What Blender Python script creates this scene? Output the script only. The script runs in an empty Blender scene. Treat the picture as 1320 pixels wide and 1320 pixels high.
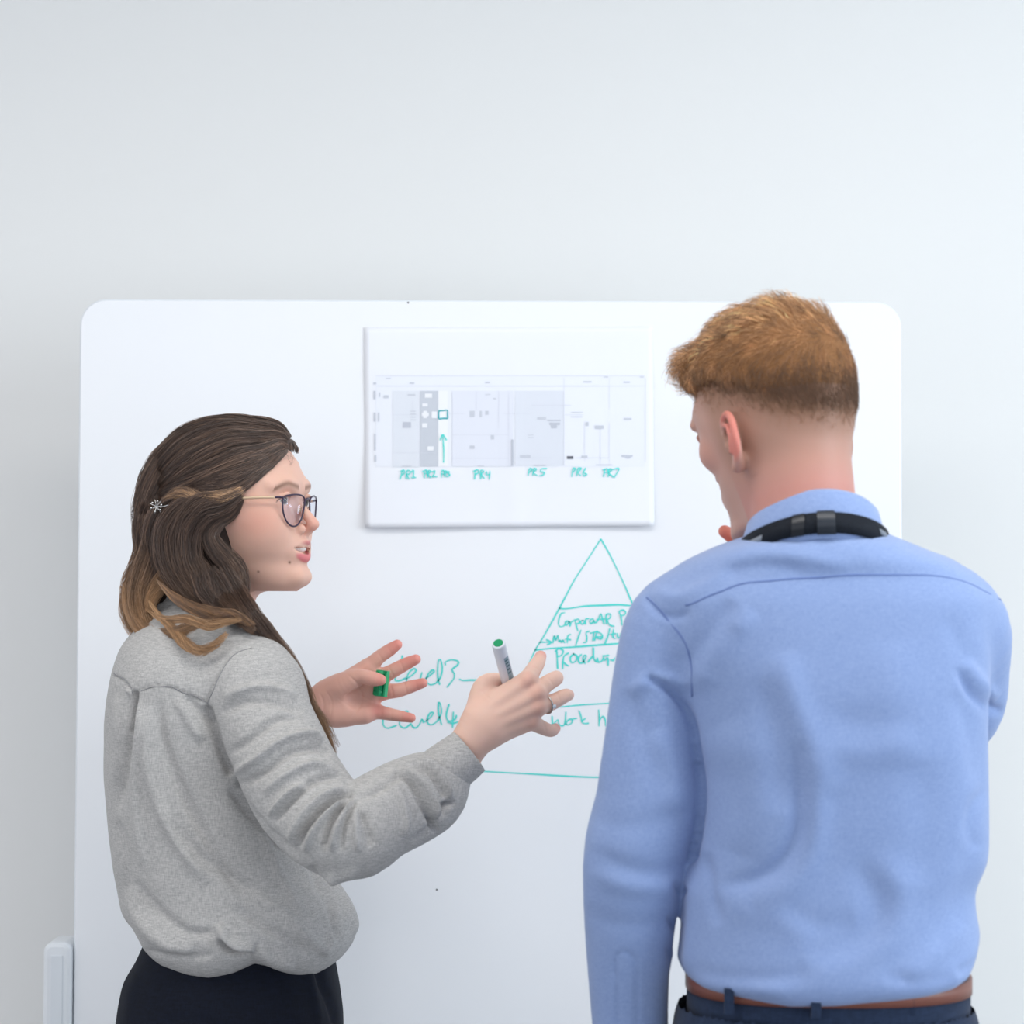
import bpy, math, random
import numpy as np
from mathutils import Matrix, Vector
random.seed(7); np.random.seed(7)
sc = bpy.context.scene
COL = sc.collection

# ------------------------------------------------------------------ camera, world, lights
F = 2900.0                       # focal length in pixels of the 1320 px frame
TH = math.atan(0.0362)           # looking slightly up
RO = 0.003                       # slight roll
CAM = np.array([0.0, 0.0, 1.48])
fw = np.array([0, math.cos(TH), math.sin(TH)])
u0 = np.array([0, -math.sin(TH), math.cos(TH)])
r0 = np.array([1.0, 0, 0])
rt = math.cos(RO) * r0 + math.sin(RO) * u0
up = -math.sin(RO) * r0 + math.cos(RO) * u0
cam_d = bpy.data.cameras.new('camera')
cam = bpy.data.objects.new('camera', cam_d); COL.objects.link(cam)
cam.matrix_world = Matrix(((rt[0], up[0], -fw[0], CAM[0]), (rt[1], up[1], -fw[1], CAM[1]),
                           (rt[2], up[2], -fw[2], CAM[2]), (0, 0, 0, 1)))
cam_d.sensor_width = 36.0
cam_d.lens = F * 36.0 / 1320.0
cam_d.clip_start = 0.05
cam_d.dof.use_dof = True
cam_d.dof.focus_distance = 2.86
cam_d.dof.aperture_fstop = 5.0
sc.camera = cam

sc.view_settings.view_transform = 'Standard'
sc.view_settings.look = 'None'
sc.view_settings.gamma = 1.0
sc.view_settings.use_curve_mapping = False
sc.view_settings.exposure = -0.03
sc.cycles.use_denoising = True
sc.cycles.max_bounces = 6
sc.cycles.diffuse_bounces = 4

world = bpy.data.worlds.new('world'); sc.world = world
world.use_nodes = True
world.node_tree.nodes['Background'].inputs[0].default_value = (0.91, 0.94, 1.0, 1)
world.node_tree.nodes['Background'].inputs[1].default_value = WORLD_S = 1.14

def area(name, loc, target, size, energy, color, sy=None):
    d = bpy.data.lights.new(name, 'AREA'); d.energy = energy; d.color = color
    d.shape = 'RECTANGLE'; d.size = size; d.size_y = sy or size
    o = bpy.data.objects.new(name, d); COL.objects.link(o); o.location = loc
    o.rotation_euler = (Vector(target) - Vector(loc)).to_track_quat('-Z', 'Y').to_euler()
    return o
area('window_daylight', (3.6, 0.9, 2.1), (0.2, 2.9, 1.4), 2.2, 92, (0.80, 0.92, 1.0), 1.8)
area('ceiling_light', (0.2, 1.9, 2.72), (0.2, 1.9, 0), 1.8, 16, (1.0, 0.97, 0.93), 0.6)
area('ceiling_light', (-1.9, 1.6, 2.72), (-1.9, 1.6, 0), 1.8, 13, (1.0, 0.97, 0.93), 0.6)

def P(px, py, Y):
    """world point at distance plane Y seen at pixel (px, py)"""
    d = fw + rt * ((px - 660.0) / F) + up * ((660.0 - py) / F)
    t = Y / d[1]
    return CAM + d * t
def PX(v):
    """pixels of world points (n,3)"""
    q = v - CAM
    z = q @ fw
    return 660 + F * (q @ rt) / z, 660 - F * (q @ up) / z

# ------------------------------------------------------------------ scene helpers
def link(o, parent=None):
    COL.objects.link(o)
    if parent is not None: o.parent = parent
    return o
def tag(o, label=None, cat=None, group=None, kind=None):
    if label: o['label'] = label
    if cat: o['category'] = cat
    if group: o['group'] = group
    if kind: o['kind'] = kind
    return o
def empty(name, loc, parent=None):
    o = bpy.data.objects.new(name, None); o.location = loc; o.empty_display_size = 0.05
    return link(o, parent)
def wpos(parent):
    p = np.zeros(3)
    while parent is not None:
        p += np.array(parent.location); parent = parent.parent
    return p
def mesh_obj(name, verts, faces, mat, parent=None, smooth=True, cols=None, loc=None):
    """verts in world coordinates"""
    verts = np.asarray(verts, dtype=np.float64)
    off = wpos(parent)
    org = np.array(loc) if loc is not None else off
    me = bpy.data.meshes.new(name)
    if isinstance(faces, np.ndarray):
        nf, k = faces.shape
        me.vertices.add(len(verts)); me.vertices.foreach_set('co', (verts - org).astype(np.float32).ravel())
        me.loops.add(nf * k); me.loops.foreach_set('vertex_index', faces.astype(np.int32).ravel())
        me.polygons.add(nf); me.polygons.foreach_set('loop_start', np.arange(0, nf * k, k, dtype=np.int32))
        me.update(calc_edges=True)
    else:
        me.from_pydata([tuple(v) for v in (verts - org)], [], [tuple(int(i) for i in f) for f in faces])
    me.validate()
    if smooth: me.polygons.foreach_set('use_smooth', np.ones(len(me.polygons), dtype=bool))
    if cols is not None:
        a = me.color_attributes.new('Col', 'FLOAT_COLOR', 'POINT')
        c = np.ones((len(verts), 4), dtype=np.float32); c[:, :3] = cols
        a.data.foreach_set('color', c.ravel())
    if mat is not None:
        for m in (mat if isinstance(mat, list) else [mat]): me.materials.append(m)
    o = bpy.data.objects.new(name, me); link(o, parent)
    o.location = org - off
    return o

def s2l(c):
    c = np.asarray(c, dtype=float) / 255.0
    return np.where(c <= 0.04045, c / 12.92, ((c + 0.055) / 1.055) ** 2.4)
def mat(name, rgb, rough=0.5, spec=0.5, metal=0.0, vcol=False, bump=None, sss=0, **kw):
    """rgb in 0..255 sRGB; bump=(scale, strength, distance)"""
    m = bpy.data.materials.new(name); m.use_nodes = True
    nt = m.node_tree; b = nt.nodes['Principled BSDF']
    b.inputs['Base Color'].default_value = (*s2l(rgb), 1)
    b.inputs['Roughness'].default_value = rough
    b.inputs['Specular IOR Level'].default_value = spec
    b.inputs['Metallic'].default_value = metal
    for k, v in kw.items(): b.inputs[k.replace('_', ' ')].default_value = v
    if sss:
        b.inputs['Subsurface Weight'].default_value = sss
        b.inputs['Subsurface Radius'].default_value = (1.0, 0.35, 0.2)
        b.inputs['Subsurface Scale'].default_value = 0.006
    if vcol:
        a = nt.nodes.new('ShaderNodeAttribute'); a.attribute_name = 'Col'
        nt.links.new(a.outputs['Color'], b.inputs['Base Color'])
    if bump:
        tc = nt.nodes.new('ShaderNodeTexCoord'); n = nt.nodes.new('ShaderNodeTexNoise')
        n.inputs['Scale'].default_value = bump[0]; n.inputs['Detail'].default_value = 4
        bp = nt.nodes.new('ShaderNodeBump'); bp.inputs['Strength'].default_value = bump[1]
        bp.inputs['Distance'].default_value = bump[2]
        nt.links.new(tc.outputs['Object'], n.inputs['Vector'])
        nt.links.new(n.outputs['Fac'], bp.inputs['Height']); nt.links.new(bp.outputs['Normal'], b.inputs['Normal'])
    return m
def fabric(name, c1, c2, sx=700, sy=90, rough=0.85, sheen=0.2, weave=0.00025, vcol=False):
    """woven cloth: fine warp/weft streaks between two close colours"""
    m = mat(name, c1, rough, 0.2)
    nt = m.node_tree; b = nt.nodes['Principled BSDF']
    tc = nt.nodes.new('ShaderNodeTexCoord')
    outs = []
    for s in ((sx, sx, sy), (sy, sy, sx)):
        mp = nt.nodes.new('ShaderNodeMapping'); mp.inputs['Scale'].default_value = s
        n = nt.nodes.new('ShaderNodeTexNoise'); n.inputs['Scale'].default_value = 1.0; n.inputs['Detail'].default_value = 3
        nt.links.new(tc.outputs['Object'], mp.inputs['Vector']); nt.links.new(mp.outputs['Vector'], n.inputs['Vector'])
        outs.append(n.outputs['Fac'])
    ad = nt.nodes.new('ShaderNodeMath'); ad.operation = 'ADD'
    nt.links.new(outs[0], ad.inputs[0]); nt.links.new(outs[1], ad.inputs[1])
    mr = nt.nodes.new('ShaderNodeMapRange'); mr.inputs['From Min'].default_value = 0.75; mr.inputs['From Max'].default_value = 1.25
    nt.links.new(ad.outputs[0], mr.inputs['Value'])
    mx = nt.nodes.new('ShaderNodeMix'); mx.data_type = 'RGBA'
    mx.inputs['A'].default_value = (*s2l(c1), 1); mx.inputs['B'].default_value = (*s2l(c2), 1)
    nt.links.new(mr.outputs[0], mx.inputs['Factor']); nt.links.new(mx.outputs['Result'], b.inputs['Base Color'])
    bp = nt.nodes.new('ShaderNodeBump'); bp.inputs['Distance'].default_value = weave; bp.inputs['Strength'].default_value = 0.6
    nt.links.new(ad.outputs[0], bp.inputs['Height']); nt.links.new(bp.outputs['Normal'], b.inputs['Normal'])
    b.inputs['Sheen Weight'].default_value = sheen; b.inputs['Sheen Roughness'].default_value = 0.5
    return m

def catmull(pts, n=8, closed=False):
    """smooth curve through pts (m,k) with n samples per span"""
    p = np.asarray(pts, dtype=float)
    if len(p) < 3 and not closed:
        t = np.linspace(0, 1, n + 1)[:, None]; return p[0] * (1 - t) + p[1] * t
    if closed: q = np.vstack([p[-1], p, p[0], p[1]])
    else: q = np.vstack([2 * p[0] - p[1], p, 2 * p[-1] - p[-2]])
    out = []
    for i in range(1, len(q) - 2):
        a, b, c, d = q[i - 1], q[i], q[i + 1], q[i + 2]
        for k in range(n):
            t = k / n
            out.append(0.5 * ((2 * b) + (-a + c) * t + (2 * a - 5 * b + 4 * c - d) * t * t + (-a + 3 * b - 3 * c + d) * t ** 3))
    if not closed: out.append(p[-1])
    return np.array(out)

class MB:
    """collects simple solids into one mesh"""
    def __init__(s): s.v = []; s.f = []
    def add(s, v, f):
        o = len(s.v); s.v += [tuple(map(float, x)) for x in v]; s.f += [tuple(int(i) + o for i in q) for q in f]
    def box(s, lo, hi):
        x0, y0, z0 = lo; x1, y1, z1 = hi
        s.add([(x0,y0,z0),(x1,y0,z0),(x1,y1,z0),(x0,y1,z0),(x0,y0,z1),(x1,y0,z1),(x1,y1,z1),(x0,y1,z1)],
              [(0,3,2,1),(4,5,6,7),(0,1,5,4),(1,2,6,5),(2,3,7,6),(3,0,4,7)])
    def tube(s, pts, r, n=10, cap=True, flat=None):
        """r scalar or per-point; flat=(normal, ratio) squashes the section along normal"""
        p = np.asarray(pts, float); m = len(p); r = np.broadcast_to(np.asarray(r, float), (m,))
        t = np.gradient(p, axis=0); t /= np.linalg.norm(t, axis=1)[:, None] + 1e-12
        a = np.array([0, 0, 1.0]) if abs(t[0][2]) < 0.9 else np.array([1.0, 0, 0])
        if flat is not None: a = np.asarray(flat[0], float)
        V = []; 
        for i in range(m):
            b = a - t[i] * (a @ t[i]); b /= np.linalg.norm(b) + 1e-12
            c = np.cross(t[i], b)
            if flat is None: a = b
            fr = flat[1] if flat is not None else 1.0
            for k in range(n):
                w = 2 * math.pi * k / n
                V.append(p[i] + r[i] * (b * math.cos(w) * fr + c * math.sin(w)))
        Fc = [(i*n+k, i*n+(k+1)%n, (i+1)*n+(k+1)%n, (i+1)*n+k) for i in range(m-1) for k in range(n)]
        if cap: Fc += [tuple(range(n))[::-1], tuple((m-1)*n+k for k in range(n))]
        s.add(V, Fc)
    def lathe(s, c, axis, prof, n=24):
        """prof: (distance along axis, radius)"""
        axis = np.asarray(axis, float); axis /= np.linalg.norm(axis)
        a = np.array([0, 0, 1.0]) if abs(axis[2]) < 0.9 else np.array([1.0, 0, 0])
        b = np.cross(axis, a); b /= np.linalg.norm(b); d = np.cross(axis, b)
        V = []; c = np.asarray(c, float)
        for (h, r) in prof:
            for k in range(n):
                w = 2 * math.pi * k / n; V.append(c + axis * h + r * (b * math.cos(w) + d * math.sin(w)))
        m = len(prof)
        Fc = [(i*n+k, i*n+(k+1)%n, (i+1)*n+(k+1)%n, (i+1)*n+k) for i in range(m-1) for k in range(n)]
        Fc += [tuple(range(n))[::-1], tuple((m-1)*n+k for k in range(n))]
        s.add(V, Fc)
    def build(s, name, m, parent=None, smooth=False, loc=None):
        return mesh_obj(name, s.v, s.f, m, parent, smooth, loc=loc)
# ------------------------------------------------------------------ the room
def struct(o): o['kind'] = 'structure'; return o
M_wall = mat('wall_paint', (236, 236, 235), 0.75, 0.25, bump=(260, 0.15, 0.0006))
M_ceil = mat('ceiling_paint', (235, 235, 233), 0.9, 0.2)
def floor_mat():
    m = mat('carpet', (158, 160, 164), 0.95, 0.1, bump=(900, 0.6, 0.002)); return m
b = MB(); b.box((-4, 3.62, 0), (4, 3.74, 2.75)); w = struct(b.build('wall_back', M_wall))
b = MB(); b.box((-4, -2.0, -0.1), (4, 3.74, 0)); struct(b.build('floor', floor_mat()))
b = MB(); b.box((-4, -2.0, 2.75), (4, 3.74, 2.85)); struct(b.build('ceiling', M_ceil))
b = MB(); b.box((-4, 3.60, 0), (4, 3.62, 0.09)); struct(b.build('baseboard_back', mat('baseboard_paint', (235, 235, 233), 0.5)))

# ------------------------------------------------------------------ the whiteboard
YB = 3.25
def B(px, py, off=0.0): return P(px, py, YB - off)
M_board = mat('whiteboard_enamel', (242, 244, 248), 0.22, 0.5, Coat_Weight=0.3, Coat_Roughness=0.12)
M_edge = mat('board_edge_plastic', (225, 230, 236), 0.35, 0.4)
M_white = mat('white_plastic', (232, 236, 241), 0.3, 0.5)
M_grey = mat('castor_rubber', (70, 72, 76), 0.6)
tl, tr = B(103, 386), B(1162, 388)
x0, x1 = tl[0], tr[0]; zt = 0.5 * (tl[2] + tr[2]); zb = 0.86 - 0.26
board = empty('whiteboard', (0.5 * (x0 + x1), YB + 0.05, 0))
tag(board, 'large white mobile whiteboard with rounded corners and green handwriting', 'whiteboard')
def rrect(x0, x1, z0, z1, r, n=14):
    pts = []
    for (cx, cz, a0) in ((x1-r, z1-r, 0), (x0+r, z1-r, 90), (x0+r, z0+r, 180), (x1-r, z0+r, 270)):
        for k in range(n+1):
            a = math.radians(a0 + 90*k/n); pts.append((cx + r*math.cos(a), cz + r*math.sin(a)))
    return pts
def slab(name, pts, y0, y1, bev, m, parent):
    """flat outline pts (x,z), front at y0, rounded front edge"""
    V = []; Fc = []; n = len(pts); c = np.mean(np.array(pts), axis=0)
    pa = np.array(pts); nx = np.roll(pa, -1, 0) - np.roll(pa, 1, 0)
    nrm = np.stack([nx[:, 1], -nx[:, 0]], 1); nrm /= np.linalg.norm(nrm, axis=1)[:, None]
    if ((pa - c) * nrm).sum() < 0: nrm = -nrm
    rings = [(bev, 0), (bev*0.3, bev*0.3), (0, bev)]
    for inset, dy in rings: V += [(p[0]-q[0]*inset, y0+dy, p[1]-q[1]*inset) for p, q in zip(pa, nrm)]
    V += [(p[0], y1, p[1]) for p in pa]
    for r in range(3):
        Fc += [(r*n+k, r*n+(k+1) % n, (r+1)*n+(k+1) % n, (r+1)*n+k) for k in range(n)]
    Fc += [tuple(range(n)), tuple(range(3*n, 4*n))[::-1]]
    return mesh_obj(name, V, Fc, m, parent, False)
R = 0.036
slab('writing_panel', rrect(x0+0.0018, x1-0.0018, zb+0.0018, zt-0.0018, R), YB, YB+0.018, 0.0012, M_board, board)
slab('edge_trim', rrect(x0, x1, zb, zt, R+0.0018), YB+0.003, YB+0.022, 0.001, M_edge, board)
# stand: two uprights with rounded tops, feet and castors
for s, px in ((-1, 75.5), (1, 1189)):
    cx = B(px, 1260)[0]; ztp = B(75, 1214)[2]
    pts = rrect(cx-0.020, cx+0.020, 0.12, ztp, 0.013, 6)
    up_ = slab('stand_upright', pts, YB-0.012, YB+0.055, 0.006, M_white, board)
    mb = MB(); mb.box((cx-0.008, YB-0.014, 0.3), (cx+0.008, YB-0.0119, ztp-0.018)); mb.build('inlay_strip', M_edge, up_)
    mb = MB(); mb.tube([(cx - s*0.02, YB+0.03, 0.93), (cx - s*0.06, YB+0.03, 0.93)], 0.012); mb.build('pivot_bolt', M_white, up_)
    mb = MB(); mb.box((cx-0.02, YB-0.27, 0.075), (cx+0.02, YB+0.33, 0.12)); mb.build('stand_foot', M_white, board)
    for dy in (-0.24, 0.30):
        mb = MB(); mb.lathe((cx-0.012, YB+dy, 0.035), (1, 0, 0), [(0, 0.03), (0.002, 0.035), (0.022, 0.035), (0.024, 0.03)], 18)
        mb.box((cx-0.008, YB+dy-0.008, 0.035), (cx+0.008, YB+dy+0.008, 0.076))
        mb.build('castor', M_grey, board)
mb = MB(); mb.box((x0+0.05, YB+0.022, 0.28), (x1-0.05, YB+0.052, 0.32)); mb.build('cross_bar', M_white, board)

# handwriting: flat ink ribbons lying on the enamel
M_ink = mat('green_marker_ink', (92, 222, 214), 0.5, 0.2)
M_ink2 = mat('teal_marker_ink', (60, 176, 186), 0.5, 0.2)
def arr0(lines, ln): return 0.00006 * [k for k, q in enumerate(lines) if q is ln][0]
def strokes(name, lines, w, m, parent, surf, org=(0, 0), sc_=1.0, label=None):
    V = []; Fc = []
    wob = np.random.RandomState(len(lines))
    for ln in lines:
        p = np.array(ln, float) / sc_ + np.array(org)
        p = catmull(p, 5) if len(p) > 1 else p
        t = np.gradient(p, axis=0); t /= np.linalg.norm(t, axis=1)[:, None] + 1e-9
        nr = np.stack([-t[:, 1], t[:, 0]], 1); o = len(V)
        # half-round end caps come from two extra narrow points
        p = np.vstack([p[0] - t[0]*w*0.45, p, p[-1] + t[-1]*w*0.45]); nr = np.vstack([nr[0], nr, nr[-1]])
        ww = w * 0.5 * (1 + 0.18 * np.sin(np.linspace(0, 9, len(p)) + wob.rand()*6)); ww[0] *= 0.4; ww[-1] *= 0.4
        li = arr0(lines, ln)
        for q, n_, a in zip(p, nr, ww):
            for s in (-1, 1): V.append(surf(q[0] + n_[0]*a*s, q[1] + n_[1]*a*s) + np.array([0, -li, 0]))
        Fc += [(o+2*i, o+2*i+1, o+2*i+3, o+2*i+2) for i in range(len(p)-1)]
    ob = mesh_obj(name, V, Fc, m, parent, False)
    if label: ob['label'] = label
    return ob
sB = lambda x, y: B(x, y, 0.0004)
Z4 = dict(org=(480, 680), sc_=3.474)
strokes('drawn_pyramid', [[(1023,52),(960,150),(905,235),(870,300),(838,360),(800,430),(760,500),(728,552),(690,640)],[(690,640),(600,820),(500,1010),(440,1095)],
    [(1023,52),(1060,115),(1100,195),(1135,270),(1168,345),(1280,560),(1500,1000)]], 1.9, M_ink, board, sB, **Z4)
strokes('drawn_line', [[(838,362),(860,364),(900,360),(950,352),(1040,348),(1100,346),(1165,350),(1200,350)]], 2.3, M_ink, board, sB, **Z4)
strokes('drawn_line', [[(730,549),(800,541),(900,535),(1000,527),(1095,520),(1180,515)]], 2.3, M_ink, board, sB, **Z4)
strokes('drawn_line', [[(700,815),(770,808),(850,803),(930,795),(1040,788),(1150,780)]], 1.6, M_ink, board, sB, **Z4)
strokes('drawn_line', [[(430,1088),(500,1092),(700,1103),(850,1112),(985,1118),(1200,1120)]], 2.0, M_ink, board, sB, **Z4)
Z1 = dict(org=(680, 770), sc_=9.4286)
strokes('written_words', [
 [(450,185),(410,198),(385,255),(378,325),(400,356),(445,343),(470,300)],[(500,290),(470,290),(455,325),(475,340),(505,300),(510,300),(515,350)],
 [(515,350),(535,300),(560,285)],[(575,270),(590,330),(612,405)],[(578,285),(610,262),(635,285),(625,312),(598,322)],
 [(665,280),(645,300),(660,325),(690,312),(688,285),(665,280)],[(705,325),(708,268),(745,258)],[(798,262),(768,268),(758,300),(780,318),(808,280),(812,312)],
 [(812,312),(850,290),(890,200),(910,260),(930,322)],[(845,268),(935,262)],[(958,322),(955,220),(990,200),(1012,215),(1000,250),(962,275)],[(962,275),(1000,335),(1050,352)],
 [(1125,205),(1115,172),(1160,152),(1192,178),(1178,212),(1140,222)],[(1130,205),(1142,270),(1150,335)],[(1250,330),(1240,270),(1270,250)]], 1.8, M_ink, board, sB, **Z1)
strokes('written_words', [
 [(150,545),(285,545)],[(230,515),(292,545),(240,577)],[(308,552),(325,468),(345,522),(368,462),(382,540),(398,518),(412,548),(430,520),(450,552)],
 [(522,452),(492,468),(482,552)],[(462,508),(525,515)],[(650,400),(620,480),(588,582)],[(750,412),(712,430),(722,480),(715,540),(680,550)],
 [(765,435),(855,412)],[(805,430),(795,525)],[(815,520),(845,430),(890,438),(912,470),(895,505),(835,490)],[(830,480),(900,478)],
 [(1000,380),(978,470),(940,560)],[(1045,390),(1038,480),(1062,498)],[(1012,450),(1068,440)],[(1090,440),(1100,490),(1130,480),(1140,440)]], 1.8, M_ink, board, sB, **Z1)
strokes('written_words', [
 [(355,650),(362,760),(366,865)],[(335,655),(385,622),(435,652),(410,705),(358,722)],[(495,678),(445,715),(430,790),(428,868)],[(430,775),(465,815),(500,832)],
 [(560,688),(520,735),(535,792),(585,775),(602,715),(560,688)],[(655,695),(622,730),(625,785),(660,798),(700,750),(712,705),(680,715),(675,765),(700,800)],
 [(735,785),(775,735),(800,700),(800,615)],[(800,615),(806,735),(835,782),(850,740)],[(850,740),(862,785),(900,775),(925,735)],[(920,712),(985,705)],[(935,765),(975,738),(980,825)],
 [(1010,760),(1045,765),(1060,740)]], 2.1, M_ink, board, sB, **Z1)
Z2 = dict(org=(480, 830), sc_=9.4286)
strokes('written_words', [
 [(365,145),(345,240),(318,335),(275,430),(300,452),(355,440),(405,415)],[(415,425),(490,375),(532,325),(505,302),(445,350),(415,430),(440,478),(520,440)],
 [(540,440),(575,442),(602,350)],[(640,425),(700,385),(752,335),(722,322),(665,390),(658,455),(705,497),(770,480)],[(770,480),(830,400),(850,290),(828,192),(800,225),(795,400),(818,492)],
 [(890,255),(888,222),(960,194),(1042,212),(1035,258),(970,312),(997,370),(985,430),(910,522)],[(1062,430),(1100,445),(1180,440),(1290,440),(1380,438)]], 2.0, M_ink, board, sB, **Z2)
strokes('written_words', [
 [(175,770),(150,850),(130,930),(138,995),(190,1025),(290,992)],[(335,935),(405,890),(430,825),(390,825),(345,900),(332,985),(395,1022),(470,970)],
 [(470,970),(495,1010),(530,1020),(575,975),(602,915),(622,955)],[(622,955),(700,900),(742,838),(705,838),(668,905),(680,970),(730,980),(790,940)],
 [(790,940),(838,845),(832,750),(805,712),(806,850),(842,982)],[(932,735),(900,850),(908,915),(945,938),(1005,915),(1022,870)],[(915,950),(980,965),(1052,945)],[(985,830),(975,1012)]], 2.0, M_ink, board, sB, **Z2)
Z5 = dict(org=(690, 890), sc_=13.2)
strokes('written_words', [
 [(285,440),(290,500),(298,580),(350,530),(385,500),(400,560),(430,600),(490,590),(515,480),(522,370)],[(520,575),(560,505),(625,490),(625,545),(565,585),(520,575)],
 [(622,505),(655,482),(705,478)],[(745,345),(778,440),(790,530)],[(850,480),(792,525),(830,562),(905,558)],[(1080,330),(1090,480),(1085,600)],[(1085,520),(1150,440),(1190,500),(1200,600)]], 1.8, M_ink, board, sB, **Z5)
# small specks on the enamel
for (sx, sy) in ((563, 1147), (526, 390)):
    mb = MB(); q = B(sx, sy, 0.0008); mb.lathe(q + np.array([0, 0.0006, 0]), (0, -1, 0), [(0, 0.0014), (0.0004, 0.001)], 8); mb.build('ink_speck', M_grey, board)

# ------------------------------------------------------------------ the taped printout
PC = [(469.3, 422), (842, 420.5), (843.5, 678), (471, 680.5)]
def paper_xy(u, v):
    return ((PC[0][0]*(1-u)+PC[1][0]*u)*(1-v) + (PC[3][0]*(1-u)+PC[2][0]*u)*v,
            (PC[0][1]*(1-u)+PC[1][1]*u)*(1-v) + (PC[3][1]*(1-u)+PC[2][1]*u)*v)
def paper_off(px, py):
    u = (px - 470) / 373.0; v = (py - 421) / 258.0
    return 0.0013 + 0.0060 * max(0, v) ** 5 + 0.0016 * math.sin(u * 7.0 + 0.6) * max(v, 0) ** 2 + 0.0012 * math.exp(-((u-0.515)/0.03)**2) * max(0, v) + 0.0006*math.sin(v*9+u*4)
paper = empty('paper_sheet', P(656, 679, YB - 0.002))
tag(paper, 'white landscape paper sheet with grey printed process chart, taped high on the whiteboard', 'paper')
def grid_patch(x0, y0, x1, y1, lift, nx=None, ny=None, warp=False):
    nx = nx or max(1, int(abs(x1-x0)/9)); ny = ny or max(1, int(abs(y1-y0)/9)); V = []
    for j in range(ny+1):
        for i in range(nx+1):
            if warp: px, py = paper_xy(i/nx, j/ny)
            else: px = x0+(x1-x0)*i/nx; py = y0+(y1-y0)*j/ny
            V.append(B(px, py, paper_off(px, py) + lift))
    Fc = [(j*(nx+1)+i, (j+1)*(nx+1)+i, (j+1)*(nx+1)+i+1, j*(nx+1)+i+1) for j in range(ny) for i in range(nx)]
    return V, Fc
V, Fc = grid_patch(0, 0, 0, 0, 0, 48, 32, True)
V2 = [v + np.array([0, 0.00025, 0]) for v in V]; n = len(V)
ring = [i for i in range(49)] + [j*49+48 for j in range(1, 33)] + [32*49+i for i in range(47, -1, -1)] + [j*49 for j in range(31, 0, -1)]
Fc2 = Fc + [tuple(i+n for i in f[::-1]) for f in Fc] + [(ring[k], ring[(k+1) % len(ring)], ring[(k+1) % len(ring)]+n, ring[k]+n) for k in range(len(ring))]
mesh_obj('sheet', V + V2, Fc2, mat('printer_paper', (240, 242, 248), 0.8, 0.2), paper, True)
PM_ = {}
def prints(name, rects, rgb, lift=0.0005, label=None):
    if len(rects) > 1 and name not in ('printed_lines',):
        for q in rects: prints(name, [q], rgb, lift, label if name != 'printed_symbol' else None)
        return
    V = []; Fc = []
    for (a, b_, c, d) in rects:
        v, f = grid_patch(a, b_, c, d, lift); o = len(V); V += v; Fc += [tuple(i+o for i in q) for q in f]
    ob = mesh_obj(name, V, Fc, PM_.setdefault((name, rgb), None) or PM_.__setitem__((name, rgb), mat('print_'+name, rgb, 0.8, 0.15)) or PM_[(name, rgb)], paper, False)
    if label: ob['label'] = label
    if name == 'printed_lines': ob['kind'] = 'stuff'
def z6(*r): return [tuple((470, 480)[i % 2] + c/6.947 for i, c in enumerate(q)) for q in r]
def z7(*r): return [tuple((650, 480)[i % 2] + c/6.947 for i, c in enumerate(q)) for q in r]
prints('printed_background', z6((100,30,2510,845)), (237, 240, 248), 0.0003)
prints('printed_block', z6((250,165,487,848)), (227, 231, 239), 0.0006)
prints('printed_block', z6((495,165,658,842)), (204, 209, 218), 0.0006, 'darkest grey printed column')
prints('printed_block', z6((660,165,745,842)), (243, 245, 248), 0.0006)
prints('printed_block', z6((785,165,1330,842)), (230, 233, 243), 0.0006)
prints('printed_block', z7((97,165,533,835)), (225, 229, 238), 0.0006)
ln = lambda x0_, y0_, x1_, y1_, t=3: (x0_, y0_-t/2, x1_, y0_+t/2) if y0_ == y1_ else (x0_-t/2, y0_, x0_+t/2, y1_)
prints('printed_lines', z6(ln(100,30,2510,30), ln(100,122,2510,122), ln(785,165,785,842,3), ln(1290,165,1290,842), ln(785,770,1290,770), ln(250,380,480,380), ln(250,720,640,720),
  ln(750,370,900,370), ln(1000,165,1000,330), ln(1200,165,1200,500), ln(785,560,1290,560), ln(430,250,430,430), ln(1240,370,1480,370))
 + z7(ln(535,50,535,835), ln(940,50,940,330), ln(940,450,940,835), ln(240,295,600,295,5), ln(540,380,710,380), ln(720,440,720,800), ln(860,500,860,830), ln(640,765,940,765), ln(100,765,430,765), ln(1265,50,1265,800)), (219, 222, 232), 0.0009)
prints('printed_text', z6((402,90,445,102), (1080,84,1122,96), (335,835,420,842), (540,835,612,842), (1010,835,1070,841), (190,50,235,58), (78,90,105,106), (80,165,98,240), (130,180,140,220), (82,360,98,440), (120,360,132,440),
  (85,550,100,700), (88,740,105,800), (170,205,215,230), (385,195,455,207), (410,345,460,352), (410,370,460,378), (410,398,460,404), (410,424,460,430), (940,345,985,400), (1030,345,1050,400), (1080,345,1110,380), (940,655,985,685), (1130,560,1160,600), (1080,195,1125,202), (1150,230,1180,240))
 + z7((708,78,782,90), (1068,82,1125,94), (890,38,930,45), (1215,38,1250,45), (600,355,705,361), (598,395,700,401), (265,827,375,837), (820,825,970,831), (730,445,755,480), (812,475,890,505), (1070,408,1140,424), (1050,740,1150,757), (1085,757,1130,770), (690,745,745,765), (210,558,262,564), (210,580,262,586), (140,740,235,765), (295,400,375,422)), (205, 209, 219), 0.0009)
prints('printed_mark', z6((342,445,415,496)) + z7((385,425,505,435), (405,450,500,470), (420,470,470,500), (62,600,82,835)), (196, 200, 211), 0.0010)
prints('printed_mark', z7((562,750,618,776)), (110, 112, 120), 0.0010, 'small darkest printed mark')
prints('printed_symbol', z6((540,190,605,228), (517,278,565,305), (600,350,650,410), (515,455,562,495), (562,662,618,700), (512,362,575,392), (525,345,560,410)), (240, 242, 247), 0.0010, 'white printed labels on the dark column')
sP = lambda x, y: B(x, y, paper_off(x, y) + 0.0014)
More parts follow.
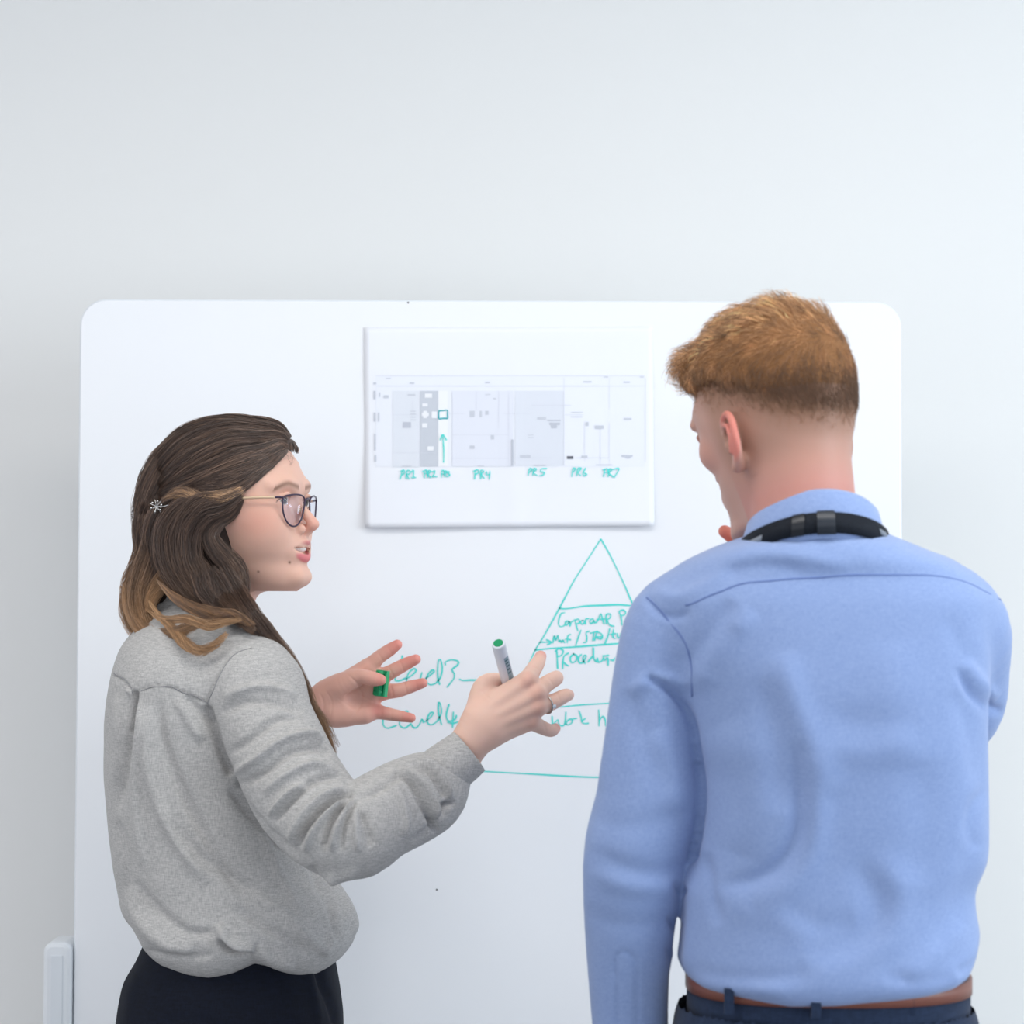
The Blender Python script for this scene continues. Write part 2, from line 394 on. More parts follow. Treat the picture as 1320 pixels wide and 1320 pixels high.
Z3 = dict(org=(470, 590), sc_=6.947)
for L in ([[(337,118),(328,155),(318,192)],[(322,122),(352,112),(356,138),(330,155)],[(372,188),(380,118),(408,120),(402,145),(380,152),(398,192)],[(418,128),(440,114),(436,176)],[(418,178),(458,176)]],
 [[(532,122),(535,178)],[(520,122),(552,110),(556,135),(536,145)],[(562,178),(570,118),(596,124),(570,148),(592,178)],[(604,126),(628,118),(618,155),(604,170),(648,168)]],
 [[(690,172),(692,118),(712,118),(712,140),(695,146)],[(716,170),(720,118),(738,130),(720,146),(738,168)],[(742,124),(760,126),(748,140),(764,155),(742,170)]],
 [[(988,118),(986,192)],[(975,122),(1010,108),(1022,130),(990,152)],[(1040,188),(1040,116),(1068,120),(1046,148),(1072,184)],[(1092,124),(1090,150),(1122,148)],[(1122,120),(1116,192)]]):
    strokes('written_label', L, 1.5, M_ink, paper, sP, **Z3)
for L in ([[(214,158),(226,98),(248,105),(226,132)],[(254,158),(266,98),(288,105),(262,132),(292,158)],[(378,96),(335,100),(325,124),(358,130),(345,155),(314,162)]],
 [[(604,168),(616,98),(638,100),(616,132)],[(648,162),(660,98),(690,96),(662,132),(682,158)],[(728,94),(704,140),(716,162),(738,148),(714,136)]],
 [[(890,168),(900,102)],[(884,110),(920,98),(926,124),(896,136)],[(930,168),(940,102),(964,110),(938,136),(976,172)],[(970,106),(1028,98),(985,175)]]):
    strokes('written_label', L, 1.5, M_ink, paper, sP, org=(650, 590), sc_=6.947)
Z6 = dict(org=(470, 480), sc_=6.947)
strokes('drawn_square', [[(665,345),(702,342),(740,340),(742,375),(742,410),(705,410),(668,415),(664,380),(665,345)]], 1.7, M_ink2, paper, sP, label='small teal square drawn round one box', **Z6)
strokes('drawn_arrow', [[(707,805),(708,700),(700,560)],[(678,604),(700,555),(732,606)]], 1.5, M_ink, paper, sP, **Z6)
# ------------------------------------------------------------------ sculpting: signed-distance fields -> one smooth mesh
def arr(*a): return np.array(a, dtype=float)
class Sdf:
    def __init__(s, lo, hi, h):
        s.lo = np.array(lo, float); s.h = h
        s.n = np.maximum(((np.array(hi) - s.lo) / h).astype(int) + 1, 4)
        s.D = np.full(tuple(s.n), 1e4, dtype=np.float32)
    def blk(s, lo, hi, pad):
        i0 = np.clip(np.floor((np.array(lo) - pad - s.lo) / s.h).astype(int), 0, s.n)
        i1 = np.clip(np.ceil((np.array(hi) + pad - s.lo) / s.h).astype(int) + 1, 0, s.n)
        if (i1 <= i0).any(): return None
        ax = [(s.lo[k] + s.h * np.arange(i0[k], i1[k])).astype(np.float32) for k in range(3)]
        return (slice(i0[0], i1[0]), slice(i0[1], i1[1]), slice(i0[2], i1[2])), ax[0][:, None, None], ax[1][None, :, None], ax[2][None, None, :]
    def comb(s, sl, d, k, op):
        a = s.D[sl]; d = d.astype(np.float32)
        if op == 'add':
            r = np.minimum(a, d)
            if k > 0: q = np.maximum(k - np.abs(a - d), 0) / k; r = r - q * q * (k * 0.25)
        else:
            if op == 'sub': d = -d
            r = np.maximum(a, d)
            if k > 0: q = np.maximum(k - np.abs(a - d), 0) / k; r = r + q * q * (k * 0.25)
        s.D[sl] = r
    def func(s, lo, hi, fn, k=0.0, op='add'):
        b = s.blk(lo, hi, k + 3 * s.h)
        if b: s.comb(b[0], fn(b[1], b[2], b[3]), k, op)
    def seg(s, a, b, ra, rb, k=0.0, op='add'):
        a = np.asarray(a, float); b = np.asarray(b, float); m = max(ra, rb); ab = b - a; L2 = float(ab @ ab) + 1e-12
        def fn(X, Y, Z):
            x = X - a[0]; y = Y - a[1]; z = Z - a[2]
            t = np.clip((x * ab[0] + y * ab[1] + z * ab[2]) / L2, 0, 1)
            return np.sqrt((x - t * ab[0]) ** 2 + (y - t * ab[1]) ** 2 + (z - t * ab[2]) ** 2) - (ra + (rb - ra) * t)
        s.func(np.minimum(a, b) - m, np.maximum(a, b) + m, fn, k, op)
    def ell(s, c, r, k=0.0, op='add', rot=None):
        c = np.asarray(c, float); r = np.broadcast_to(np.asarray(r, float), (3,)); m = r.max()
        Rm = np.eye(3) if rot is None else np.asarray(rot, float)      # rows are the local axes
        def fn(X, Y, Z):
            x = X - c[0]; y = Y - c[1]; z = Z - c[2]
            if rot is None: q = (x, y, z)
            else: q = tuple(Rm[i, 0] * x + Rm[i, 1] * y + Rm[i, 2] * z for i in range(3))
            k0 = np.sqrt(sum((q[i] / r[i]) ** 2 for i in range(3))); k1 = np.sqrt(sum((q[i] / r[i] ** 2) ** 2 for i in range(3)))
            return k0 * (k0 - 1) / np.maximum(k1, 1e-6)
        s.func(c - m, c + m, fn, k, op)
    def chain(s, pts, rad, k=0.0, op='add', n=4, raw=False):
        p = np.array([list(q) + [r] for q, r in zip(pts, np.broadcast_to(rad, (len(pts),)))], float)
        if not raw and len(p) > 2: p = catmull(p, n)
        t = Sdf.__new__(Sdf); lo = p[:, :3].min(0) - p[:, 3].max() - k - 3 * s.h; hi = p[:, :3].max(0) + p[:, 3].max() + k + 3 * s.h
        b = s.blk(lo, hi, 0)
        if not b: return
        t.lo = np.array([b[1].ravel()[0], b[2].ravel()[0], b[3].ravel()[0]], float); t.h = s.h
        t.n = np.array(s.D[b[0]].shape); t.D = np.full(tuple(t.n), 1e4, dtype=np.float32)
        for i in range(len(p) - 1): t.seg2(p[i, :3], p[i + 1, :3], p[i, 3], p[i + 1, 3], k)
        s.comb(b[0], t.D, k, op)
    def seg2(s, a, b, ra, rb, pad):
        m = max(ra, rb); ab = b - a; L2 = float(ab @ ab) + 1e-12
        q = s.blk(np.minimum(a, b) - m, np.maximum(a, b) + m, pad + 3 * s.h)
        if not q: return
        sl, X, Y, Z = q; x = X - a[0]; y = Y - a[1]; z = Z - a[2]
        t = np.clip((x * ab[0] + y * ab[1] + z * ab[2]) / L2, 0, 1)
        d = np.sqrt((x - t * ab[0]) ** 2 + (y - t * ab[1]) ** 2 + (z - t * ab[2]) ** 2) - (ra + (rb - ra) * t)
        s.D[sl] = np.minimum(s.D[sl], d.astype(np.float32))
    def tube(s, rows, up, k=0.0, op='add', n=4, flatend=False):
        """rows: (x,y,z, r_up, r_side) swept elliptical section; up = direction of r_up"""
        p = catmull(np.array(rows, float), n); up = np.asarray(up, float)
        m = p[:, 3:].max() + k + 3 * s.h
        b = s.blk(p[:, :3].min(0) - m, p[:, :3].max(0) + m, 0)
        if not b: return
        sl, X, Y, Z = b; best = np.full(s.D[sl].shape, 1e4, dtype=np.float32)
        for i in range(len(p) - 1):
            a = p[i, :3]; ab = p[i + 1, :3] - a; L = np.linalg.norm(ab); t_ = ab / L
            nn = up - t_ * (up @ t_); nn /= np.linalg.norm(nn); bb = np.cross(t_, nn)
            mm = max(p[i, 3:].max(), p[i + 1, 3:].max()) + k + 3 * s.h
            lo = np.minimum(a, a + ab) - mm; hi = np.maximum(a, a + ab) + mm
            ii = [(int(np.searchsorted(q.ravel(), lo[j])), int(np.searchsorted(q.ravel(), hi[j]))) for j, q in enumerate((X, Y, Z))]
            x = X[ii[0][0]:ii[0][1]] - a[0]; y = Y[:, ii[1][0]:ii[1][1]] - a[1]; z = Z[:, :, ii[2][0]:ii[2][1]] - a[2]
            if 0 in (x.size, y.size, z.size): continue
            ax_ = x * t_[0] + y * t_[1] + z * t_[2]
            t = np.clip(ax_ / L, 0, 1); qt = ax_ - t * L
            qn = x * nn[0] + y * nn[1] + z * nn[2]; qb = x * bb[0] + y * bb[1] + z * bb[2]
            rn = p[i, 3] + (p[i+1, 3] - p[i, 3]) * t; rb = p[i, 4] + (p[i+1, 4] - p[i, 4]) * t
            rmin = np.minimum(rn, rb)
            rr = np.sqrt((qn / rn) ** 2 + (qb / rb) ** 2 + (qt / rmin) ** 2)
            ln_ = np.sqrt(qn ** 2 + qb ** 2 + qt ** 2)
            d = ln_ * (1 - 1 / np.maximum(rr, 1e-4))
            d = np.where(rr < 1e-3, -rmin, d)
            if flatend and i == len(p) - 2: d = np.maximum(d, ax_ - L)
            if flatend and i == 0: d = np.maximum(d, -ax_)
            v = best[ii[0][0]:ii[0][1], ii[1][0]:ii[1][1], ii[2][0]:ii[2][1]]
            np.minimum(v, d.astype(np.float32), out=v)
        s.comb(sl, best, k, op)
    def loft(s, zs, tab, k=0.0, op='add', rng=None):
        """tab rows per z: xc, af, ab, yc, b, n ; x front radius af, back radius ab, y half b, exponent n; xc.. in the grid frame"""
        zs = np.array(zs, float); tab = np.array(tab, float)
        o = np.argsort(zs); zs = zs[o]; tab = tab[o]
        b = s.blk((tab[:, 0] - tab[:, 2]).min() * arr(1, 0, 0) + arr(0, (tab[:, 3] - tab[:, 4]).min(), zs[0]),
                  (tab[:, 0] + tab[:, 1]).max() * arr(1, 0, 0) + arr(0, (tab[:, 3] + tab[:, 4]).max(), zs[-1]), k + 3 * s.h)
        sl, X, Y, Z = b; z = Z.ravel()
        # smooth (pchip-like) interpolation of the table
        zz = np.clip(z, zs[0], zs[-1]); j = np.clip(np.searchsorted(zs, zz) - 1, 0, len(zs) - 2)
        d = np.diff(tab, axis=0) / np.diff(zs)[:, None]
        mS = np.zeros_like(tab); mS[1:-1] = np.where(d[1:] * d[:-1] > 0, 2 * d[1:] * d[:-1] / np.where(d[1:] + d[:-1] == 0, 1, d[1:] + d[:-1]), 0)
        mS[0] = d[0]; mS[-1] = d[-1]
        hh = (zs[j + 1] - zs[j]); t = ((zz - zs[j]) / hh)[:, None]; hh = hh[:, None]
        T = ((2*t**3-3*t**2+1)*tab[j] + (t**3-2*t**2+t)*hh*mS[j] + (-2*t**3+3*t**2)*tab[j+1] + (t**3-t**2)*hh*mS[j+1]).astype(np.float32)
        xc, af, ab_, yc, bb, nn = [T[:, i][None, None, :] for i in range(6)]
        x = X - xc; y = Y - yc
        a = np.where(x > 0, af, ab_)
        r = (np.abs(x / a) ** nn + np.abs(y / bb) ** nn) ** (1 / nn)
        l = np.sqrt(x * x + y * y)
        dd = np.where(r < 0.02, -np.minimum(a, bb), l * (1 - 1 / np.maximum(r, 0.02)))
        over = np.maximum(zs[0] - Z, Z - zs[-1])
        dd = np.maximum(dd, over)
        s.comb(sl, dd, k, op)
    def mesh(s, smooth=2):
        D = s.D; I = D < 0
        c = np.zeros(tuple(s.n - 1), dtype=np.int8)
        for dx in (0, 1):
            for dy in (0, 1):
                for dz in (0, 1):
                    c += I[dx:dx + c.shape[0], dy:dy + c.shape[1], dz:dz + c.shape[2]]
        act = (c > 0) & (c < 8); idx = np.argwhere(act); del c
        vid = np.full(act.shape, -1, dtype=np.int32); vid[act] = np.arange(len(idx))
        acc = np.zeros((len(idx), 3)); cnt = np.zeros(len(idx))
        for ax in range(3):
            o1, o2 = [q for q in range(3) if q != ax]
            for d1 in (0, 1):
                for d2 in (0, 1):
                    A = idx.copy(); A[:, o1] += d1; A[:, o2] += d2; Bq = A.copy(); Bq[:, ax] += 1
                    va = D[A[:, 0], A[:, 1], A[:, 2]]; vb = D[Bq[:, 0], Bq[:, 1], Bq[:, 2]]
                    m = (va < 0) != (vb < 0); va = np.clip(va[m], -3*s.h, 3*s.h); vb = np.clip(vb[m], -3*s.h, 3*s.h)
                    t = va / (va - vb); q = A[m].astype(float); q[:, ax] += t
                    acc[m] += q; cnt[m] += 1
        V = acc / cnt[:, None] * s.h + s.lo
        Fs = []
        for ax in range(3):
            o1, o2 = [(1, 2), (2, 0), (0, 1)][ax]
            sa = [slice(None)] * 3; sb = [slice(None)] * 3; sa[ax] = slice(0, -1); sb[ax] = slice(1, None)
            E = I[tuple(sa)] != I[tuple(sb)]; e = np.argwhere(E)
            e = e[(e[:, o1] > 0) & (e[:, o2] > 0) & (e[:, o1] < s.n[o1] - 1) & (e[:, o2] < s.n[o2] - 1)]
            ins = I[e[:, 0], e[:, 1], e[:, 2]]
            q = []
            for (a1, a2) in ((-1, -1), (0, -1), (0, 0), (-1, 0)):
                w = e.copy(); w[:, o1] += a1; w[:, o2] += a2; q.append(vid[w[:, 0], w[:, 1], w[:, 2]])
            f = np.stack(q, 1); f[~ins] = f[~ins][:, ::-1]; Fs.append(f)
        Fc = np.vstack(Fs); Fc = Fc[(Fc >= 0).all(1)]
        for _ in range(smooth): V = relax(V, Fc, 0.5)
        return V, Fc
def nbr_avg(V, Fc):
    S = np.zeros_like(V); C = np.zeros(len(V))
    for k in range(4):
        a = Fc[:, k]; b = Fc[:, (k + 1) % 4]
        for i in range(V.shape[1] if V.ndim > 1 else 1):
            S[:, i] += np.bincount(a, V[b, i], len(V)) + np.bincount(b, V[a, i], len(V))
        C += np.bincount(a, minlength=len(V)) + np.bincount(b, minlength=len(V))
    return S / np.maximum(C, 1)[:, None]
def relax(V, Fc, w):
    V = V + w * (nbr_avg(V, Fc) - V)
    return V - w * 0.9 * (nbr_avg(V, Fc) - V)        # Taubin: keeps the volume
def normals(V, Fc):
    n = np.cross(V[Fc[:, 2]] - V[Fc[:, 0]], V[Fc[:, 3]] - V[Fc[:, 1]]); N = np.zeros_like(V)
    for k in range(4):
        for i in range(3): N[:, i] += np.bincount(Fc[:, k], n[:, i], len(V))
    return N / (np.linalg.norm(N, axis=1)[:, None] + 1e-15)
def join(*ms):
    V = []; Fc = []; o = 0
    for v, f in ms: V.append(v); Fc.append(f + o); o += len(v)
    return np.vstack(V), np.vstack(Fc)
def d3(V, pts, n=6):
    p = catmull(np.array(pts, float), n); best = np.full(len(V), 1e9); par = np.zeros(len(V))
    for i in range(len(p) - 1):
        a = p[i]; b = p[i+1] - a; t = np.clip(((V - a) @ b) / (b @ b + 1e-12), 0, 1)
        d = np.linalg.norm(V - a - t[:, None] * b, axis=1); w = d < best; best[w] = d[w]; par[w] = (i + t[w]) / (len(p) - 1)
    return best, par
def dline(x, y, pts, n=6):
    """distance of points (x,y) to a smooth polyline, and the parameter 0..1 along it"""
    p = catmull(np.array(pts, float), n) if len(pts) > 2 else np.array(pts, float)
    best = np.full(len(x), 1e9); par = np.zeros(len(x)); side = np.zeros(len(x)); m = len(p) - 1
    for i in range(m):
        ax, ay = p[i]; bx, by = p[i + 1] - p[i]; L = bx * bx + by * by + 1e-9
        t = np.clip(((x - ax) * bx + (y - ay) * by) / L, 0, 1)
        ex = x - ax - t * bx; ey = y - ay - t * by
        d = np.hypot(ex, ey); w = d < best; best[w] = d[w]; par[w] = (i + t[w]) / m
        side[w] = np.sign(bx * ey - by * ex)[w]
    return best, par, side
def folds(V, Fc, lst, facing=True):
    """press creases (amp<0) and raise ridges (amp>0) into cloth along lines; (pts px, width px, amp mm[, kind])"""
    N = normals(V, Fc); x, y = PX(V)
    v = CAM - V; v /= np.linalg.norm(v, axis=1)[:, None]
    wv = np.clip(((N * v).sum(1) + 0.05) / 0.35, 0, 1) if facing else 1.0
    D = np.zeros(len(V))
    for it in lst:
        pts, w, a = it[:3]; kind = it[3] if len(it) > 3 else 'g'
        pa = np.array(pts); lo = pa.min(0) - 3 * w - 10; hi = pa.max(0) + 3 * w + 10
        m = (x > lo[0]) & (x < hi[0]) & (y > lo[1]) & (y < hi[1]) & (np.asarray(wv) > 0)
        if not m.any(): continue
        d, t, sd = dline(x[m], y[m], pts)
        tp = np.clip(t / 0.25, 0, 1) * np.clip((1 - t) / 0.25, 0, 1); tp = tp * (2 - tp)
        if kind == 'g': g = np.exp(-(d / w) ** 2)
        elif kind == 's': tp = np.clip(t / 0.04, 0, 1) * np.clip((1 - t) / 0.04, 0, 1); g = np.exp(-(d / w) ** 2)
        else:                                        # step: one side overlaps the other
            s_ = sd * (1 if kind == 'r' else -1); g = np.where(s_ > 0, np.exp(-(d / (w * 2.2)) ** 2), -0.6 * np.exp(-(d / (w * 0.7)) ** 2))
        D[m] += a * 0.001 * g * tp
    D = D * wv
    return V + N * D[:, None]
def noise3(V, scale, seed=0, oct=2):
    """cheap smooth pseudo-noise from summed sines"""
    r = np.random.RandomState(seed); out = np.zeros(len(V)); amp = 1.0
    for o in range(oct):
        for _ in range(5):
            k = r.normal(size=3); k /= np.linalg.norm(k); out += amp * np.sin((V @ k) * scale * (0.7 + 0.6 * r.rand()) + r.rand() * 6.28)
        scale *= 2.1; amp *= 0.5
    return out / 5.0
class Frame:
    """local frame (forward, left, up) in millimetres placed in the world"""
    def __init__(s, org, yaw, pitch=0.0, roll=0.0, k=0.001):
        f = arr(math.cos(yaw), math.sin(yaw), 0); l = arr(-math.sin(yaw), math.cos(yaw), 0); u = arr(0, 0, 1.0)
        f2 = f * math.cos(pitch) + u * math.sin(pitch); u2 = -f * math.sin(pitch) + u * math.cos(pitch)
        l3 = l * math.cos(roll) + u2 * math.sin(roll); u3 = -l * math.sin(roll) + u2 * math.cos(roll)
        s.M = np.stack([f2, l3, u3]) * k; s.o = np.asarray(org, float); s.k = k
    def w(s, V): return np.asarray(V, float) @ s.M + s.o
    def inv(s, V): return (np.asarray(V, float) - s.o) @ s.M.T / s.k ** 2
def mixc(C, c, w):
    w = np.clip(w, 0, 1)[:, None]; return C * (1 - w) + s2l(c)[None] * w

M_skin = mat('skin', (222, 178, 158), 0.5, 0.35, vcol=True, sss=0.18, bump=(900, 0.12, 0.0004))
def ear(S, sx, base, k=3.0, out=1.0):
    """ear in head frame; sx=+1 left, -1 right; base=(x,z) of the ear canal, y0 head half width there"""
    bx, y0, bz = base
    def q(x, z, o): return (bx + x, sx * (y0 + o * out), bz + z)
    S.chain([q(8, -4, 3), q(10, 12, 6), q(2, 26, 10), q(-11, 29, 13), q(-20, 18, 15), q(-20, 0, 14.5), q(-13, -16, 10), q(-4, -24, 6), q(3, -27, 4)],
            [3, 3.3, 3.6, 3.8, 4.0, 4.0, 4.0, 4.6, 4.6], k=2)
    S.chain([q(0, -18, 3), q(3, -25, 3)], [5.5, 4.8], k=4, raw=True)
    S.ell(q(-7, -1, 7), (15, 4.5, 24), k=5, rot=[[math.cos(.5), -sx*math.sin(.5), 0], [sx*math.sin(.5), math.cos(.5), 0], [0, 0, 1]])
    S.chain([q(-8, -12, 13), q(-13, 2, 15), q(-8, 16, 13), q(2, 20, 9)], 2.8, k=3)
    S.ell(q(-1, 0, 12), (7, 6, 10), k=2, op='sub')
    S.chain([q(8, -6, 4), q(9, 0, 5)], 3.6, k=2, raw=True)
# ------------------------------------------------------------------ the woman
YW = 2.88
def W(px, py, dy=0.0): return P(px, py, YW + dy)
woman = empty('person', (W(285, 900)[0], YW, 0))
tag(woman, 'woman with long wavy brown hair in light grey blouse, facing right and holding marker up', 'person', kind='thing')
HW = Frame(W(297, 650), -math.radians(20))

def face(S, f):
    """female head in the frame: x forward, y left, z up, millimetres"""
    S.ell((5, 0, 18), (92, 75, 84))
    zs = [48, 25, 8, -8, -22, -35, -48, -60, -75, -90, -102, -111]
    S.loft(zs, [[18, 64, 40, 0, 56, 2.1], [18, 78, 42, 0, 67, 2.6], [18, 74, 42, 0, 67, 2.6], [18, 72, 42, 0, 68, 2.5], [18, 75, 40, 0, 67, 2.4], [18, 80, 38, 0, 64, 2.3],
                [20, 83, 36, 0, 60, 2.2], [22, 82, 34, 0, 56, 2.2], [26, 77, 34, 0, 50, 2.1], [36, 68, 34, 0, 42, 2.1], [44, 58, 34, 0, 33, 2.1], [56, 38, 28, 0, 20, 2.0]], k=14)
    for s in (-1, 1):
        S.ell((102, s*31, 3), (15, 17, 11), k=11, op='sub')
        S.chain([(94, s*14, 18), (93, s*30, 23), (82, s*48, 20)], [4, 4.2, 3.5], k=12)
        S.ell((70, s*36, -30), (22, 20, 26), k=30)
        S.ell((82, s*31, 3), 12.6, k=1.0)
        S.chain([(89, s*17, 1), (95, s*25, 9), (94.5, s*34, 10), (86, s*45, 3)], [1.8, 2.6, 2.8, 2.0], k=1.6)
        S.chain([(89, s*17, 0), (93, s*26, -5), (91.5, s*36, -5), (86, s*45, 2)], [1.6, 2.0, 2.0, 1.6], k=1.6)
    S.chain([(88, 0, 10), (94, 0, 0), (103, 0, -10), (111.5, 0, -19), (117.2, 0, -26.5)], [7, 6.0, 6.2, 6.6, 7.4], k=7)
    S.chain([(114, 0, -30), (105, 0, -38), (98, 0, -45)], [5.4, 4.6, 6], k=4)
    for s in (-1, 1):
        S.ell((102, s*11.5, -33), (10, 5.5, 7.2), k=4.5)
        S.ell((107, s*6, -39.5), (5, 2.6, 3.5), k=1.2, op='sub')
    S.ell((94, 0, -58), (14, 26, 20), k=10)
    S.chain([(91, -27, -55), (102, -15, -51), (107, -4, -49), (107.5, 0, -50), (107, 4, -49), (102, 15, -51), (91, 27, -55)], [2.8, 3.4, 3.6, 3.4, 3.6, 3.4, 2.8], k=3)
    S.chain([(92, -25, -59), (102, -14, -66.5), (106, 0, -69.5), (102, 14, -66.5), (92, 25, -59)], [2.8, 4.2, 4.9, 4.2, 2.8], k=3)
    S.chain([(97, -24.5, -56.5), (108, -15, -58.5), (114, 0, -60), (108, 15, -58.5), (97, 24.5, -56.5)], [1.0, 3.4, 4.5, 3.4, 1.0], k=1.0, op='sub')
    S.chain([(93, -20.5, -57), (101, -13, -59), (106, 0, -60.5), (101, 13, -59), (93, 20.5, -57)], [2.0, 4.0, 4.8, 4.0, 2.0], k=1.0, op='sub')
    S.chain([(100, -8, -93), (101, 8, -93)], 9.5, k=12, raw=True)
    ear(S, -1, (2, 69, -14), out=.6); ear(S, 1, (2, 69, -14), out=.6)
    S.chain([(-22, 0, -35), (-16, 0, -90), (-22, 0, -130), (-38, 0, -190)], [58, 51, 50, 56], k=18)
S = Sdf((-115, -98, -215), (132, 98, 112), 1.6)
face(S, 1)
Vh, Fh = S.mesh(1); Vl = Vh.copy(); del S
C = np.tile(s2l((228, 184, 165)), (len(Vl), 1))
x, y, z = Vl.T
# complexion: warmer cheeks, ears and nose tip, lips, brows, eyes, two moles
C = mixc(C, (214, 150, 132), 0.85 * np.exp(-(((x-62)/30)**2 + ((np.abs(y)-50)/24)**2 + ((z+24)/22)**2)))
C = mixc(C, (222, 152, 138), 0.6 * np.exp(-(((x-116)/13)**2 + (y/14)**2 + ((z+28)/12)**2)))
C = mixc(C, (210, 146, 132), 0.5 * np.exp(-((x+3)/18)**2) * np.exp(-((z+14)/36)**2) * np.clip((np.abs(y)-68)/6, 0, 1))
C = mixc(C, (214, 160, 145), 0.5 * np.clip((-z-95)/30, 0, 1))
U_LIP = [(93, -27, -55), (103, -15, -51.5), (108, -4, -49.5), (108.5, 0, -50.5), (108, 4, -49.5), (103, 15, -51.5), (93, 27, -55)]
L_LIP = [(94, -25, -59), (103, -14, -66.5), (107.5, 0, -69.5), (103, 14, -66.5), (94, 25, -59)]
du, pu = d3(Vl, U_LIP); dl, pl_ = d3(Vl, L_LIP)
SLIT = [(96, -26, -56.5), (105, -15, -58.5), (110, 0, -60), (105, 15, -58.5), (96, 26, -56.5)]
ds, ps = d3(Vl, SLIT)

ru = 2.0 + 1.4 * np.sin(np.pi * np.clip(pu, 0, 1)) ** .6; rl = 2.6 + 3.0 * np.sin(np.pi * np.clip(pl_, 0, 1)) ** .7
C = mixc(C, (200, 120, 122), 0.9 * np.clip((ru + 0.6 - du) / 1.5, 0, 1))
C = mixc(C, (216, 116, 122), 0.9 * np.clip((rl + 0.6 - dl) / 1.5, 0, 1))
C = mixc(C, (84, 34, 34), 1.0 * ((ds < 1.0 + 3.4*np.sin(np.pi*np.clip(ps, 0, 1))**.6) & (x < 104 - 9*(np.abs(y)/24)**2) & (np.abs(y) < 23)))
for s in (-1, 1):
    zb_ = 20 + 4*np.clip((np.abs(y)-10)/22, 0, 1) - 7*np.clip((np.abs(y)-32)/16, 0, 1)**2
    C = mixc(C, (128, 92, 74), 0.8 * (y*s > 9) * (y*s < 50) * (x > 70) * np.exp(-((z-zb_)/3.4)**2))
    de = np.sqrt((x-82)**2 + (y-s*31)**2 + (z-3)**2)
    eye = (de < 13.1) & (x > 88) & (z < 8.5) & (z > -3.5)
    C[eye] = s2l((225, 218, 214))
    dd = np.hypot(y - s*31 - (-3.5), z - 2.5)
    C[eye & (dd < 5.6)] = s2l((92, 82, 72)); C[eye & (dd < 2.6)] = s2l((20, 18, 18))
    C = mixc(C, (74, 52, 46), 0.8 * (x > 84) * (np.abs(y-s*32) < 14) * np.exp(-((z - 8.6 + ((y-s*30)/13)**2*5)/1.3)**2))
Vw = HW.w(Vl); xx, yy = PX(Vw)
for (mx, my, r) in ((373.3, 725, 1.5), (333, 737, 1.3)):
    C = mixc(C, (110, 66, 56), 1.2 * np.exp(-((xx-mx)**2 + (yy-my)**2)/r**2) * (y < 10))
head_w = (Vw, Fh, C)

